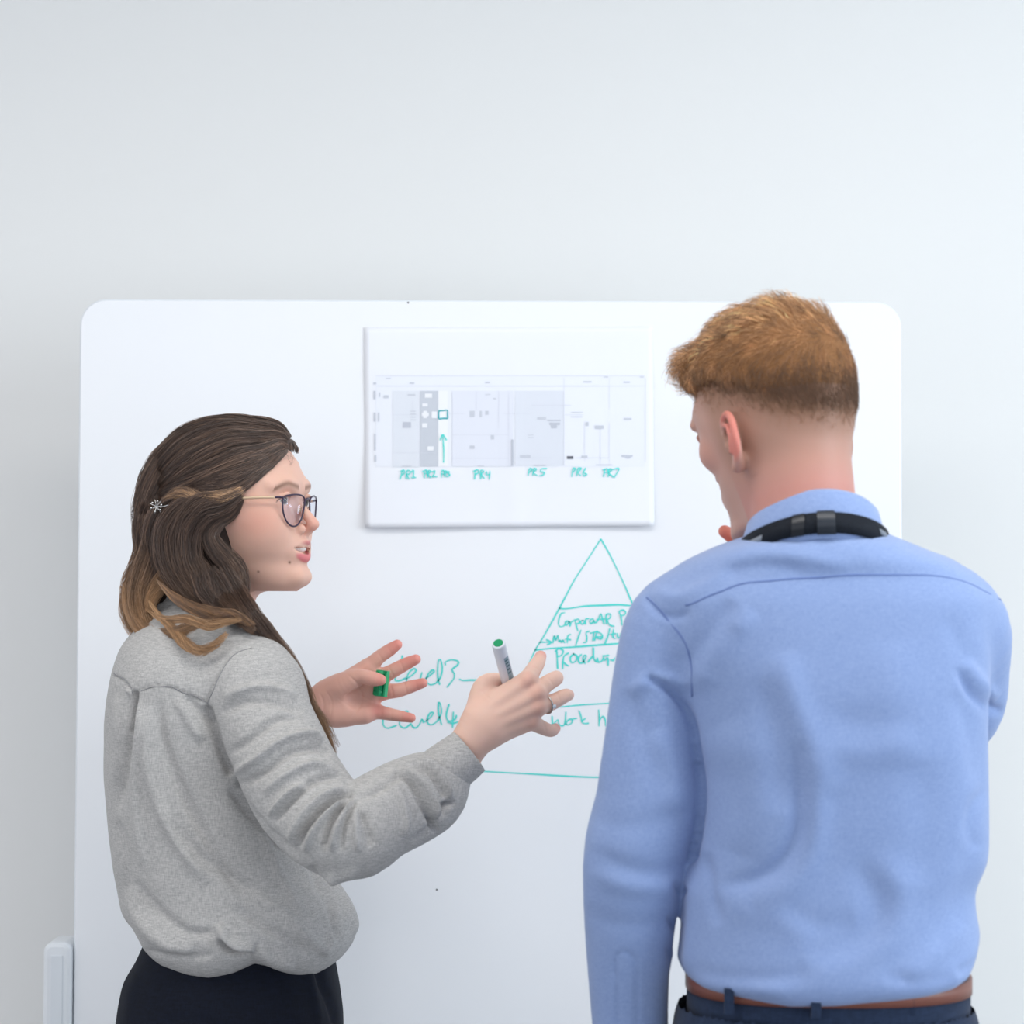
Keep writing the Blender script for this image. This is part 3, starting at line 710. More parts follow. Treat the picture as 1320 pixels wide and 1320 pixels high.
# hands ---------------------------------------------------------------
def finger(S, pts, rad, k=0.004):
    """pts world points knuckle..tip"""
    p = [np.asarray(q, float) for q in pts]
    S.chain(p, rad, k=k, n=4)
def hand_mesh(S, base, tint):
    V, Fc = S.mesh(1); return V, Fc
H = 0.00135
def near_hand():
    d0 = -0.155
    q = lambda px, py, dy=0.0: W(px, py, d0 + dy)
    lo = np.minimum(q(540, 1010), q(545, 800)) - arr(0, 0.06, 0.02); hi = q(755, 820, 0.0) + arr(0, 0.12, 0.02)
    S = Sdf((lo[0], lo[1], q(600, 1035)[2]), (hi[0], hi[1], hi[2]), H)
    mm = 0.001
    # forearm and wrist
    S.tube([(*q(556, 1008, 0.01), .027, .029), (*q(585, 985, 0.005), .024, .026), (*q(606, 957, 0.0), .0205, .0245), (*q(624, 934, -0.002), .020, .030)], (0, -1, 0), k=0.004)
    # palm block: metacarpals side by side, flattened
    wr = [q(622, 918, 0.004), q(628, 928, 0.0), q(632, 938, 0.0), q(634, 947, 0.004)]
    kn = [q(680, 877, 0.006), q(692, 894, 0.004), q(694, 911, 0.006), q(685, 930, 0.012)]
    for a, b, ra, rb in zip(wr, kn, (.0155, .0155, .015, .014), (.0120, .0120, .0115, .0105)):
        S.seg(a, b, ra, rb, k=0.010)
    S.seg(q(640, 905, 0.012), q(668, 890, 0.016), .014, .012, k=0.008)      # web to the thumb
    S.seg(q(640, 925, 0.014), q(675, 912, 0.02), .016, .012, k=0.010)       # palm pad
    # thumb goes behind and presses the marker
    S.chain([q(616, 932, 0.008), q(619, 905, 0.016), q(626, 884, 0.024), q(645, 880, 0.042), q(664, 888, 0.052)], [.017, .0155, .0135, .0115, .009], k=0.008)
    # fingers reach away from the camera
    finger(S, [kn[0], q(686, 866, 0.022), q(693, 855, 0.044), q(697, 846, 0.062)], [.0115, .0100, .0090, .0072], k=.003)
    finger(S, [kn[1], q(704, 882, 0.020), q(717, 874, 0.044), q(712, 876, 0.068)], [.0110, .0102, .0092, .0074], k=.003)
    finger(S, [kn[2], q(712, 905, 0.020), q(728, 897, 0.038), q(733, 896, 0.058)], [.0108, .0098, .0086, .0070], k=.003)
    finger(S, [kn[3], q(697, 937, 0.024), q(710, 942, 0.040), q(716, 939, 0.056)], [.0102, .0088, .0078, .0064], k=.003)
    # knuckle bumps and tendons
    for p_, r_ in zip(kn, (.0075, .008, .0075, .007)): S.ell(p_ + arr(0, -0.0062, 0.001), r_, k=.006)
    for a, b in zip(wr, kn): S.seg(a + arr(0, -.0125, 0), b + arr(0, -.0085, 0), .0028, .0032, k=.006)
    V, Fc = S.mesh(1); N = normals(V, Fc)
    C = np.tile(s2l((234, 194, 176)), (len(V), 1)); X_, Y_ = PX(V)
    for p_ in kn: C = mixc(C, (222, 160, 142), 0.6*np.exp(-np.sum((V-p_-arr(0, -.009, 0))**2, 1)/.009**2))
    for t_ in (q(697, 846, 0.062), q(712, 876, 0.068), q(733, 896, 0.058), q(716, 939, 0.056)):
        C = mixc(C, (222, 140, 130), 0.8*np.exp(-np.sum((V-t_)**2, 1)/.014**2))
    # creases over finger joints
    cr = []
    for (ax, ay, bx, by) in ((684,858,696,864), (705,872,714,884), (716,890,723,906), (700,930,704,944), (620,890,632,902)):
        cr.append(([(ax, ay), ((ax+bx)/2+.5, (ay+by)/2), (bx, by)], 1.2, -0.5))
    V = folds(V, Fc, cr)
    return V, Fc, C
def far_hand():
    d0 = 0.10
    q = lambda px, py, dy=0.0: W(px, py, d0 + dy)
    S = Sdf(q(355, 965, 0) - arr(0, 0.07, 0), q(562, 808, 0) + arr(0, 0.05, 0), H)
    S.tube([(*q(365, 925, .006), .026, .030), (*q(392, 915, .004), .022, .026), (*q(415, 908, 0), .019, .0245), (*q(440, 903, 0), .016, .031)], (0, -1, 0), k=0.004)
    wr = [q(425, 891, .004), q(428, 900, .004), q(430, 912, .004), q(434, 924, .004)]
    kn = [q(474, 861, .004), q(491, 873, .006), q(492, 892, .006), q(480, 916, .003)]
    for a, b, ra, rb in zip(wr, kn, (.0130, .0140, .0140, .0125), (.0125, .0120, .0115, .0115)): S.seg(a, b, ra, rb, k=0.010)
    S.chain([q(420, 893, -.004), q(440, 884, -.012), q(455, 876, -.018)], [.016, .0165, .013], k=.010)       # thenar
    S.seg(q(432, 922, -.004), q(470, 921, -.002), .0135, .012, k=.010)                                       # heel of the palm
    S.ell(q(462, 898, -.016), (.016, .008, .012), k=.008, op='sub')                                          # hollow
    S.chain([q(448, 880, -.014), q(464, 872, -.024), q(480, 875, -.030), q(491, 876.5, -.031)], [.0130, .0098, .0098, .0072], k=.005)
    finger(S, [kn[0], q(489, 847, .000), q(502, 838, -.002), q(512, 831, -.004)], [.0112, .0092, .0086, .0068], k=.003)
    finger(S, [kn[1], q(508, 864, .002), q(523, 856, .000), q(536, 850, -.003)], [.0108, .0094, .0086, .0068], k=.003)
    finger(S, [kn[2], q(513, 890, .004), q(530, 885, .003), q(545, 880.5, .000)], [.0108, .0094, .0084, .0066], k=.003)
    finger(S, [kn[3], q(499, 920, .002), q(515, 923, .000), q(530, 925.5, -.003)], [.0105, .0086, .0076, .0062], k=.003)
    V, Fc = S.mesh(1)
    C = np.tile(s2l((226, 176, 160)), (len(V), 1)); N = normals(V, Fc)
    for t_, r_ in ((q(512, 831, -.004), .020), (q(536, 850, -.003), .020), (q(545, 880, 0), .020), (q(530, 925, -.003), .018), (q(491, 876, -.031), .013), (q(489, 914, -.01), .014), (q(498, 888, -.01), .013)):
        C = mixc(C, (216, 128, 118), 0.75*np.exp(-np.sum((V-t_)**2, 1)/r_**2))
    C = mixc(C, (214, 138, 124), 0.35 * (N[:, 1] > 0.2))
    cr = [([(447, 868), (462, 884), (466, 905), (452, 928)], 1.5, -0.9), ([(452, 893), (470, 899), (484, 905)], 1.3, -0.6), ([(434, 899), (455, 912), (476, 910)], 1.1, -0.4),
          ([(412, 893), (417, 906), (416, 922)], 1.2, -0.6), ([(420, 890), (428, 906), (425, 930)], 1.1, -0.4),
          ([(489, 907), (492, 915), (491, 927)], 1.1, -0.6), ([(503, 914), (505, 922), (504, 930)], 1.0, -0.5), ([(517, 917), (518, 924), (517, 931)], 1.0, -0.4),
          ([(502, 879), (505, 888), (507, 900)], 1.1, -0.6), ([(520, 877), (523, 886), (525, 896)], 1.0, -0.5), ([(534, 874), (537, 883), (538, 891)], 1.0, -0.4),
          ([(499, 858), (504, 866), (508, 874)], 1.0, -0.5), ([(514, 850), (518, 858), (521, 867)], 1.0, -0.5), ([(487, 840), (491, 848), (496, 855)], 1.0, -0.5), ([(499, 833), (503, 840), (507, 846)], 1.0, -0.4)]
    V = folds(V, Fc, cr)
    return V, Fc, C
nh = near_hand(); fh = far_hand()

# inner body: upper chest, arms inside the sleeves, hips, legs
def inner_w():
    S = Sdf((W(130, 1000)[0], YW-.30, 0.08), (W(480, 1000)[0], YW+.34, W(300, 790)[2]), 0.008)
    c = lambda px, py, dy=0.0: W(px, py, dy)
    S.chain([c(255, 815), c(262, 850), c(270, 950), c(300, 1120), c(300, 1240)], [.045, .07, .095, .085, .11], k=.03)
    S.chain([c(300, 1240), W(292, 1320), arr(W(292, 1320)[0], YW, .88)], [.09, .10, .10], k=.03, raw=True)
    for s in (-1, 1):
        xh = W(292, 1320)[0] + s*0.045; yh = YW + s*0.075
        S.chain([arr(xh, yh, .82), arr(xh+.01, yh, .5), arr(xh, yh, .1)], [.062, .046, .036], k=.02)
        S.seg(arr(xh, yh, .1), arr(xh+.05, yh, .09), .042, .035, k=.02)
    S.chain([c(262, 860, -.07), c(322, 886, -.12), c(395, 1035, -.19), c(447, 1080, -.21)], [.05, .045, .040, .038], k=.03)
    S.chain([c(447, 1080, -.21), c(510, 1042, -.18), c(560, 1005, -.15)], [.038, .034, .027], k=.02)
    S.chain([c(262, 860, .08), c(250, 890, .14), c(290, 1000, .18), c(315, 1000, .17), c(365, 928, .105)], [.05, .045, .036, .034, .027], k=.02)
    return S.mesh(1)
iv, if_ = inner_w(); ic = np.tile(s2l((228, 184, 165)), (len(iv), 1))
V, Fc = join(head_w[:2], nh[:2], fh[:2], (iv, if_))
mesh_obj('body', V, Fc, M_skin, woman, True, np.vstack([head_w[2], nh[2], fh[2], ic]))

# teeth
S = Sdf((70, -24, -70), (110, 24, -46), 0.6)
S.chain([(87, -19, -56), (96.5, -12, -56.5), (101.5, 0, -57), (96.5, 12, -56.5), (87, 19, -56)], 4.3, k=0)
for yy_ in (-16, -10.5, -4.6, 0, 4.6, 10.5, 16): S.seg((106.5 - abs(yy_)*.42, yy_, -64), (106.5 - abs(yy_)*.42, yy_, -50), .5, .5, k=.5, op='sub')
V, Fc = S.mesh(1); mesh_obj('teeth', HW.w(V), Fc, mat('tooth_enamel', (236, 232, 226), 0.25, 0.5), woman)

# blouse ----------------------------------------------------------------
M_blouse = fabric('grey_blouse_cloth', (197, 195, 193), (160, 159, 158), 1000, 130, 0.85, 0.05, .00012)
M_seam = mat('blouse_seam_thread', (150, 150, 152), 0.9, 0.1)
def blouse():
    xs = W(285, 1000)[0]
    S = Sdf((W(118, 1000)[0], YW-.32, W(300, 1275)[2]), (W(640, 1000)[0], YW+.27, W(300, 762)[2]), 0.0027)
    rows = [(770, 213, 292, .045, 2.0), (785, 205, 305, .075, 2.0), (800, 190, 322, .110, 2.1), (816, 174, 345, .138, 2.2), (840, 158, 356, .158, 2.3), (880, 147, 368, .172, 2.3), (920, 141, 376, .172, 2.3), (960, 139, 384, .168, 2.2),
            (1030, 140, 396, .16, 2.2), (1110, 149, 410, .155, 2.2), (1150, 156, 438, .155, 2.2), (1180, 160, 457, .158, 2.2), (1200, 164, 461, .155, 2.2), (1225, 172, 455, .150, 2.2), (1262, 185, 440, .140, 2.2)]
    zs = []; tab = []
    for (py, xl, xr, b, n) in rows:
        a = W(xl, py); c = W(xr, py); zs.append(a[2]); xc = 0.5*(a[0]+c[0]); tab.append([xc, c[0]-xc, xc-a[0], YW, b, n])
    S.loft(zs, tab)
    # hem: the cloth blouses over the waistband
    hem = np.array([(100, 1195), (160, 1200), (180, 1222), (205, 1236), (240, 1244), (270, 1246), (300, 1238), (328, 1224), (345, 1228), (375, 1243), (400, 1249), (430, 1243), (446, 1236), (455, 1222), (470, 1200)], float)
    b = S.blk((W(100, 1000)[0], YW-.3, W(300, 1275)[2]), (W(480, 1000)[0], YW+.25, W(300, 1120)[2]), 0)
    sl, X_, Y_, Z_ = b
    pxx, _ = PX(np.stack([X_.ravel(), np.full(X_.size, YW-.12), np.full(X_.size, 1.0)], 1))
    hz = np.array([W(a, c)[2] for a, c in zip(pxx, np.interp(pxx, hem[:, 0], hem[:, 1]))])
    k = 0.045; d = (hz[:, None, None] - Z_) * np.ones_like(Y_); a_ = S.D[sl]; q = np.maximum(k - np.abs(a_ - d), 0)/k
    S.D[sl] = np.maximum(a_, d) + q*q*k*.25
    # sleeves
    c = lambda px, py, dy, r1, r2: (*W(px, py, dy), r1, r2)
    S.tube([c(300, 872, -.095, .050, .050), c(326, 884, -.13, .055, .055), c(352, 950, -.165, .054, .058), c(394, 1032, -.195, .052, .060), c(446, 1074, -.215, .050, .056), c(490, 1052, -.205, .048, .053),
            c(528, 1033, -.185, .046, .053), c(553, 1020, -.17, .040, .049), c(572, 1002, -.16, .032, .034)], (0, -1, 0), k=.018)
    S.tube([c(255, 870, .09, .05, .05), c(262, 900, .15, .05, .05), c(292, 995, .19, .045, .05), c(318, 995, .175, .045, .045), c(342, 948, .13, .036, .036), c(370, 926, .11, .028, .028)], (0, -1, 0), k=.02)
    S.chain([W(262, 822, -.02), W(300, 850, -.09), W(326, 880, -.13)], [.055, .055, .052], k=.03)
    # collar stand
    S.tube([c(250, 800, .0, .060, .058), c(247, 772, .0, .056, .054)], (0, -1, 0), k=.01)
    V, Fc = S.mesh(1)
    k7 = lambda *p: [(100 + a/2.357, 760 + b_/2.357) for a, b_ in p]
    k2 = lambda *p: [(380 + a/3.474, 780 + b_/3.474) for a, b_ in p]
    L = [ # seams
     (k7((530,172),(480,188),(440,235),(405,310),(390,345)), 1.6, -1.6, 's'), (k7((105,258),(140,275),(172,315)), 1.8, -1.6, 's'), (k7((185,308),(240,290),(310,306),(390,343)), 1.6, -1.6, 's'),
     # back pleat
     (k7((176,306),(172,350),(166,400),(160,440)), 3.6, -9, 's'), (k7((170,330),(164,420),(145,540),(120,680)), 7, -5), (k7((165,318),(158,308),(150,300)), 4, 3), (k7((186,330),(186,420),(178,560),(185,700),(205,860)), 8, 4), (k7((125,320),(120,450),(112,600)), 8, 3),
     (k7((205,350),(215,520),(260,680),(330,800),(400,900)), 11, 4), (k7((240,330),(262,470),(330,640),(430,820),(520,960)), 10, -3.5), (k7((300,330),(340,400),(380,460)), 8, 3), (k7((330,320),(370,370),(410,420)), 6, -3),
     (k7((390,350),(415,430),(440,510),(470,565)), 6, -7, 's'),
     # hem folds
     (k7((150,900),(190,1000),(260,1070),(360,1100)), 12, 4), (k7((170,880),(230,960),(330,1040),(430,1040)), 9, -3), (k7((430,1015),(450,1060),(500,1085),(540,1088)), 8, 8), (k7((430,1060),(470,1100),(530,1095)), 6, -7),
     (k7((540,1090),(600,1130),(660,1140)), 10, 3), (k7((480,960),(560,1020),(640,1060),(700,1110)), 9, -3), (k7((520,900),(620,980),(700,1060),(770,1110)), 9, 3),
     (k7((700,840),(740,900),(770,980),(790,1080)), 8, -6), (k7((760,860),(800,920),(840,1000),(850,1050)), 9, 5), (k7((730,860),(760,960),(770,1060),(740,1110)), 7, 3),
     (k7((280,700),(360,800),(480,880),(620,960)), 10, -2.5), (k7((460,600),(520,680),(600,760),(680,820)), 9, -4), (k7((120,700),(150,820),(150,960)), 8, -3),
     (k7((200,1090),(300,1115),(420,1110)), 6, -2), (k7((560,700),(600,840),(690,1000)), 9, 2.5),
     # upper sleeve folds running round the arm
     (k7((440,330),(520,300),(600,300),(670,330)), 7, 4), (k7((430,380),(500,345),(600,345),(690,370)), 7, -3.5), (k7((470,560),(540,520),(620,460),(700,440),(745,460)), 6, 6), (k7((480,600),(560,560),(640,500),(720,480),(770,500)), 7, -5),
     (k7((455,500),(520,460),(600,400),(680,390)), 7, -4), (k7((560,620),(640,560),(720,530),(790,560)), 7, 5), (k7((590,710),(650,640),(720,580),(800,570)), 6, -5), (k7((580,690),(640,620),(700,590)), 5, 5),
     # elbow star
     (k7((665,795),(690,730),(740,670),(800,625),(838,620)), 4.5, -7), (k7((690,800),(720,730),(770,670),(830,632)), 4.5, 6), (k7((745,800),(765,720),(800,660),(838,628)), 4, -6), (k7((770,800),(785,730),(815,670),(842,632)), 4, 5),
     (k7((800,800),(808,730),(828,670),(845,635)), 4, -5), (k7((850,800),(845,720),(845,660)), 4.5, 4), (k7((890,790),(870,720),(850,660)), 4, -3), (k7((640,770),(680,690),(740,630),(810,600)), 6, 5),
     (k7((690,860),(780,880),(860,850)), 8, 3),
     # forearm
     (k2((270,870),(360,840),(440,790),(470,740)), 6, -3), (k2((440,745),(520,790),(570,880),(620,980),(640,1030)), 5, -6), (k2((470,730),(560,790),(620,880),(650,980)), 6, 6), (k2((520,700),(600,740),(660,820),(690,880)), 5, -5),
     (k2((560,690),(620,720),(680,800),(700,870)), 5, 4), (k2((640,930),(670,900),(720,880)), 4, -6), (k2((520,1060),(600,1010),(650,950),(690,870)), 6, -4), (k2((420,790),(470,850),(500,950),(500,1050)), 7, 3),
     (k2((300,920),(330,1000),(350,1080)), 6, -2.5)]
    V = folds(V, Fc, [(l[0], l[1]*.75, l[2]*(2.1 if l[1] > 8 else 1.75), *l[3:]) for l in L])
    N = normals(V, Fc)
    V = V + N * (0.0011 * noise3(V, 60, 3))[:, None]
    return V, Fc
bv, bf = blouse()
ob_blouse = mesh_obj('blouse', bv, bf, M_blouse, woman)
# stitched seams follow the cloth
def seam(name, V, N, pts, m, parent, r=0.0007, n=6, lift=0.0002):
    px, py = PX(V); ok = (N * (CAM - V)).sum(1) > 0; idx = np.where(ok)[0]; g = catmull(np.array(pts, float), n); out = []
    for q in g:
        d = (px[idx] - q[0])**2 + (py[idx] - q[1])**2; near = idx[d < max(9.0, d.min()*1.01+.01)]
        j = near[np.argmin(V[near, 1])]; out.append(V[j] + N[j]*lift)
    out = np.array(out)
    for _ in range(3): out[1:-1] = out[1:-1]*.5 + (out[:-2] + out[2:])*.25
    mb = MB(); mb.tube(out, r, 6); return mb.build(name, m, parent, True)
k7_ = lambda *p: [(100 + a/2.357, 760 + b_/2.357) for a, b_ in p]
nb_ = normals(bv, bf)
for pts in (k7_((530,172),(480,188),(440,235),(405,310),(390,345)), k7_((105,258),(140,275),(168,312)), k7_((188,308),(240,290),(310,306),(390,343))):
    seam('seam', bv, nb_, pts, M_seam, ob_blouse)
# cuff: open band round the wrist, collar band, seams
def band(name, rows, up, m, parent, thick=0.0016, n=40, rim=True):
    """open elliptical band through rows (x,y,z,r_up,r_side) with an inner wall"""
    p = np.array(rows, float); up = np.asarray(up, float)
    t = np.gradient(p[:, :3], axis=0); V = []; Fc = []
    rings = [(i, 0) for i in range(len(p))] + [(i, 1) for i in range(len(p)-1, -1, -1)]
    for (i, inn) in rings:
        ti = t[i]/np.linalg.norm(t[i]); a = up - ti*(up@ti); a /= np.linalg.norm(a); b = np.cross(ti, a)
        for k in range(n):
            w = 2*math.pi*k/n; V.append(p[i, :3] + a*math.cos(w)*(p[i, 3]-inn*thick) + b*math.sin(w)*(p[i, 4]-inn*thick))
    m_ = len(rings)
    for r in range(m_): Fc += [(r*n+k, r*n+(k+1) % n, ((r+1) % m_)*n+(k+1) % n, ((r+1) % m_)*n+k) for k in range(n)]
    return mesh_obj(name, V, Fc, m, parent, True)
cf = lambda px, py, dy, r1, r2: (*W(px, py, dy), r1, r2)
band('cuff', catmull([cf(562, 1003, -.163, .032, .0335), cf(576, 991, -.161, .031, .0325), cf(592, 979, -.159, .030, .0315), cf(605, 968.5, -.157, .029, .0300)], 4), (0, -1, 0), M_blouse, ob_blouse, .002)
band('collar', [cf(248, 792, 0, .068, .062), cf(245, 778, 0, .062, .056), cf(243, 770, 0, .060, .053)], (0, -1, 0), M_blouse, ob_blouse, .003)

# trousers
M_navy = fabric('navy_trouser_cloth', (13, 20, 36), (9, 14, 26), 500, 80, 0.8, 0.0)
def trousers_w():
    S = Sdf((W(100, 1000)[0], YW-.26, .06), (W(490, 1000)[0], YW+.26, W(300, 1205)[2]), 0.006)
    rows = [(1208, 190, 428, .118), (1235, 178, 431, .128), (1270, 160, 437, .140), (1320, 153, 442, .152), (1400, 160, 440, .158), (1480, 175, 430, .150), (1530, 185, 420, .14)]
    zs = []; tab = []
    for (py, xl, xr, b) in rows:
        a = W(xl, py); c_ = W(xr, py); xc = 0.5*(a[0]+c_[0]); zs.append(a[2]); tab.append([xc, c_[0]-xc, xc-a[0], YW, b, 2.3])
    S.loft(zs, tab)
    for s in (-1, 1):
        xh = W(292, 1320)[0] + s*0.045; yh = YW + s*0.075
        S.chain([arr(xh, yh, .84), arr(xh+.010, yh, .5), arr(xh, yh, .11)], [.105, .078, .062], k=.04)
    V, Fc = S.mesh(2)
    k7 = lambda *p: [(100 + a/2.357, 760 + b_/2.357) for a, b_ in p]
    V = folds(V, Fc, [(k7((725,1120),(735,1180),(765,1250),(790,1330)), 5, -6, 's'), (k7((700,1150),(715,1220),(740,1330)), 6, 4), (k7((265,1310),(330,1303),(400,1315),(450,1335)), 2.2, -2.5, 's'), (k7((180,1150),(160,1240),(150,1330)), 8, 2)])
    return V, Fc
tv, tf = trousers_w(); ob_t = mesh_obj('trousers', tv, tf, M_navy, woman)
def shoe(c, yaw, L, w, m, parent):
    f = Frame(c, yaw); S = Sdf((-110, -70, -5), (L+20, 70, 100), 4)
    S.ell((-20, 0, 45), (42, 36, 40), k=15); S.chain([(-30, 0, 25), (40, 0, 28), (L-75, 0, 24)], [34, 34, w], k=20)
    S.func((-120, -70, -40), (L+30, 70, 2), lambda X, Y, Z: Z - 2 + 0*X + 0*Y, 0, 'sub')
    V, Fc = S.mesh(2); V[:, 2] = np.maximum(V[:, 2], 0.5)
    o = mesh_obj('shoe', f.w(V), Fc, m, parent)
    return o
M_shoe = mat('black_shoe_leather', (22, 22, 24), 0.4, 0.5)
for s in (-1, 1): shoe((W(292, 1320)[0] + s*0.045, YW + s*0.075, 0.0), math.radians(15), 190, 36, M_shoe, woman)
# ------------------------------------------------------------------ strands of hair
def hair_mat(name, rough=0.3):
    m = bpy.data.materials.new(name); m.use_nodes = True; nt = m.node_tree; b = nt.nodes['Principled BSDF']
    a = nt.nodes.new('ShaderNodeAttribute'); a.attribute_name = 'tint'
    nt.links.new(a.outputs['Color'], b.inputs['Base Color'])
    b.inputs['Roughness'].default_value = rough; b.inputs['Specular IOR Level'].default_value = 0.6
    return m
def strands_obj(name, P3, cnt, rad, colr, m, parent):
    """P3 (sum cnt,3) world, cnt points per strand"""
    c = bpy.data.hair_curves.new(name); c.add_curves([int(k) for k in cnt])
    off = wpos(parent)
    c.position_data.foreach_set('vector', (P3 - off).astype(np.float32).ravel())
    a = c.attributes.new('radius', 'FLOAT', 'POINT'); a.data.foreach_set('value', rad.astype(np.float32))
    t = c.attributes.new('tint', 'FLOAT_COLOR', 'POINT'); q = np.ones((len(P3), 4), np.float32); q[:, :3] = colr; t.data.foreach_set('color', q.ravel())
    c.materials.append(m)
    o = bpy.data.objects.new(name, c); link(o, parent); o['kind'] = 'stuff'
    return o
class Strands:
    def __init__(s, seed=1): s.P = []; s.n = []; s.R = []; s.C = []; s.r = np.random.RandomState(seed)
    def lock(s, pts, width, N, col, npt=26, thick=0.6, rad=0.00013, wav=0.0012, fray=0.25, out=(0, -1, 0), gather=None):
        """pts world guide; width per guide point (m); col(t, rnd) -> srgb"""
        g = catmull(np.array(pts, float), 10); w = np.interp(np.linspace(0, 1, len(g)), np.linspace(0, 1, len(width)), width)
        L = np.linspace(0, 1, len(g))
        tg = np.gradient(g, axis=0); tg /= np.linalg.norm(tg, axis=1)[:, None]
        out = np.asarray(out, float)
        nn = out - tg * (tg @ out)[:, None]; nn /= np.linalg.norm(nn, axis=1)[:, None] + 1e-9
        bb = np.cross(tg, nn)
        for _ in range(N):
            t0 = s.r.rand() * fray * .4; t1 = 1 - s.r.rand() ** 1.5 * fray
            t = np.linspace(t0, t1, npt); u = s.r.uniform(-1, 1); v = abs(s.r.normal()) * .5 - .2
            cl = round(u * 5) / 5.0; cb_ = (math.sin(cl*37.7 + len(s.P)//4000) * .5); u1 = u + (cl - u) * s.r.uniform(.3, .75)
            uu = u + (u1 - u) * np.clip(t * 2, 0, 1); ph = s.r.rand() * 6.28; fr = 5 + 5 * s.r.rand(); dr = s.r.normal() * .18
            G = np.stack([np.interp(t, L, g[:, i]) for i in range(3)], 1); Bq = np.stack([np.interp(t, L, bb[:, i]) for i in range(3)], 1)
            Nq = np.stack([np.interp(t, L, nn[:, i]) for i in range(3)], 1); W_ = np.interp(t, L, w)
            hump = np.sqrt(np.maximum(0, 1 - np.minimum(uu ** 2, 1)))
            a = (uu + dr * t) * W_ + wav * np.sin(fr * t * 3 + ph) * (.3 + t)
            b = (hump * .8 + v * .5) * W_ * thick + wav * np.cos(fr * t * 3 + ph) * (.3 + t)
            s.P.append(G + Bq * a[:, None] + Nq * b[:, None]); s.n.append(npt)
            s.R.append(rad * (1.15 - .5 * np.clip((np.linspace(0, 1, npt) - .6) / .4, 0, 1)) * s.r.uniform(.8, 1.3))
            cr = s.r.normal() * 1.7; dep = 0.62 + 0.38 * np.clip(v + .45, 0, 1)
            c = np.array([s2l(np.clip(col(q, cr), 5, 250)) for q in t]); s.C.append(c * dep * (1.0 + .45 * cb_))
    def build(s, name, m, parent):
        return strands_obj(name, np.vstack(s.P), s.n, np.concatenate(s.R), np.vstack(s.C), m, parent)
def K1(*p):
    """points (u,v,dy) of the 4.4x head crop -> world"""
    out = []
    for q in p:
        x_, y_ = 150 + q[0]/4.4, 520 + q[1]/4.4
        d = hd(x_, y_) if len(q) < 3 else (q[2] if q[2] > 0 or y_ > 690 or q[2] == -.01 else min(q[2], hd(x_, y_)))
        out.append(W(x_, y_, d))
    return out
def K7(*p): return [W(100 + q[0]/2.357, 760 + q[1]/2.357, q[2] - (.024*min(1, max(0, (q[0]-230)/90)) if q[1] > 60 and q[0] < 545 else 0)) for q in p]
def hd(px, py):
    """depth of the hair surface on the skull, from an ellipsoid"""
    if py > 690: py_ = 690.0
    else: py_ = py
    Rr = HW.M / 0.001; r_ = arr(.096, .081, .090); c = HW.w((2, 0, 16))
    for sc_ in (1.0, .93, .86, .79, .72, .6):
        q = W(c_px[0] + (px - c_px[0]) * sc_, c_px[1] + (py_ - c_px[1]) * sc_); d = q - CAM; d /= np.linalg.norm(d)
        o = (Rr @ (CAM - c)) / r_; v = (Rr @ d) / r_
        A = v @ v; Bq = o @ v; Cc = o @ o - 1; D = Bq * Bq - A * Cc
        if D > 0:
            p = CAM + d * ((-Bq - math.sqrt(D)) / A); dd = p[1] - YW
            break
    else: dd = 0.0
    if py > 690: dd = min(dd, -0.07 - 0.02 * min(1, (py - 690) / 60.0))
    return dd - .001
_cx, _cy = PX(HW.w((2, 0, 16))[None]); c_px = (float(_cx[0]), float(_cy[0]))
M_hair = hair_mat('brown_hair')
M_hairbase = mat('brown_hair_mass', (44, 34, 30), 0.7, 0.2, bump=(300, 0.5, 0.002))
def hair_shell():
    S = Sdf((W(150, 800)[0], YW-.19, W(300, 880)[2]), (W(400, 800)[0], YW+.14, W(300, 535)[2]), 0.003)
    R_ = HW.M / 0.001
    S.ell(HW.w((2, 0, 16)), (.094, .079, .087), rot=R_)
    zb = np.array([110, 77, 61, 43, 25, 10, -6, -18, -27, -60]) * .001; xb = np.array([88, 80, 76, 66, 54, 46, 38, 26, 8, 0]) * .001
    o = HW.o
    def cut(X, Y, Z):
        z = Z - o[2]; xl = (X - o[0]) * R_[0, 0] + (Y - o[1]) * R_[0, 1]
        return (xl - np.interp(z.ravel(), zb[::-1], xb[::-1])[None, None, :]) + 0 * Y
    S.func((-1, YW-.2, 1.2), (1, YW+.2, 1.9), cut, .004, 'int')
    for pts, r in (([(245, 660, .035), (238, 720, .02), (240, 770, .0), (262, 800, -.02)], [.058, .058, .05, .03]), ([(216, 690, -.012), (205, 730, -.03), (193, 770, -.03), (190, 800, -.03)], [.026, .028, .02, .010]),
                   ([(270, 660, -.045), (272, 720, -.05), (290, 770, -.055), (312, 800, -.085)], [.034, .032, .027, .016]), ([(275, 660, .05), (280, 740, .055), (300, 790, .04)], [.036, .036, .028])):
        S.chain([W(*q) for q in pts], r, k=.02)
    # cut the near side clear of the ear lobe and cheek
    V, Fc = S.mesh(2); return V, Fc
hv, hf = hair_shell()
hair = mesh_obj('hair', hv, hf, M_hairbase, woman)
hair['label'] = 'long wavy brown hair with golden tips'
def cmix(a, b, t): return np.array(a, float) * (1 - t) + np.array(b, float) * t
DARK = (66, 52, 46); MID = (120, 95, 80); GOLD = (166, 126, 88); LIGHT = (200, 160, 120)
def c_top(t, r): return cmix(DARK, MID, np.clip(.35 + .32 * r, 0, 1.2)) + 6
def c_mid(t, r): return cmix(cmix(DARK, MID, np.clip(.35 + .3 * r, 0, 1.2)), cmix(MID, GOLD, .5), np.clip(t * 1.1 - .5, 0, 1))
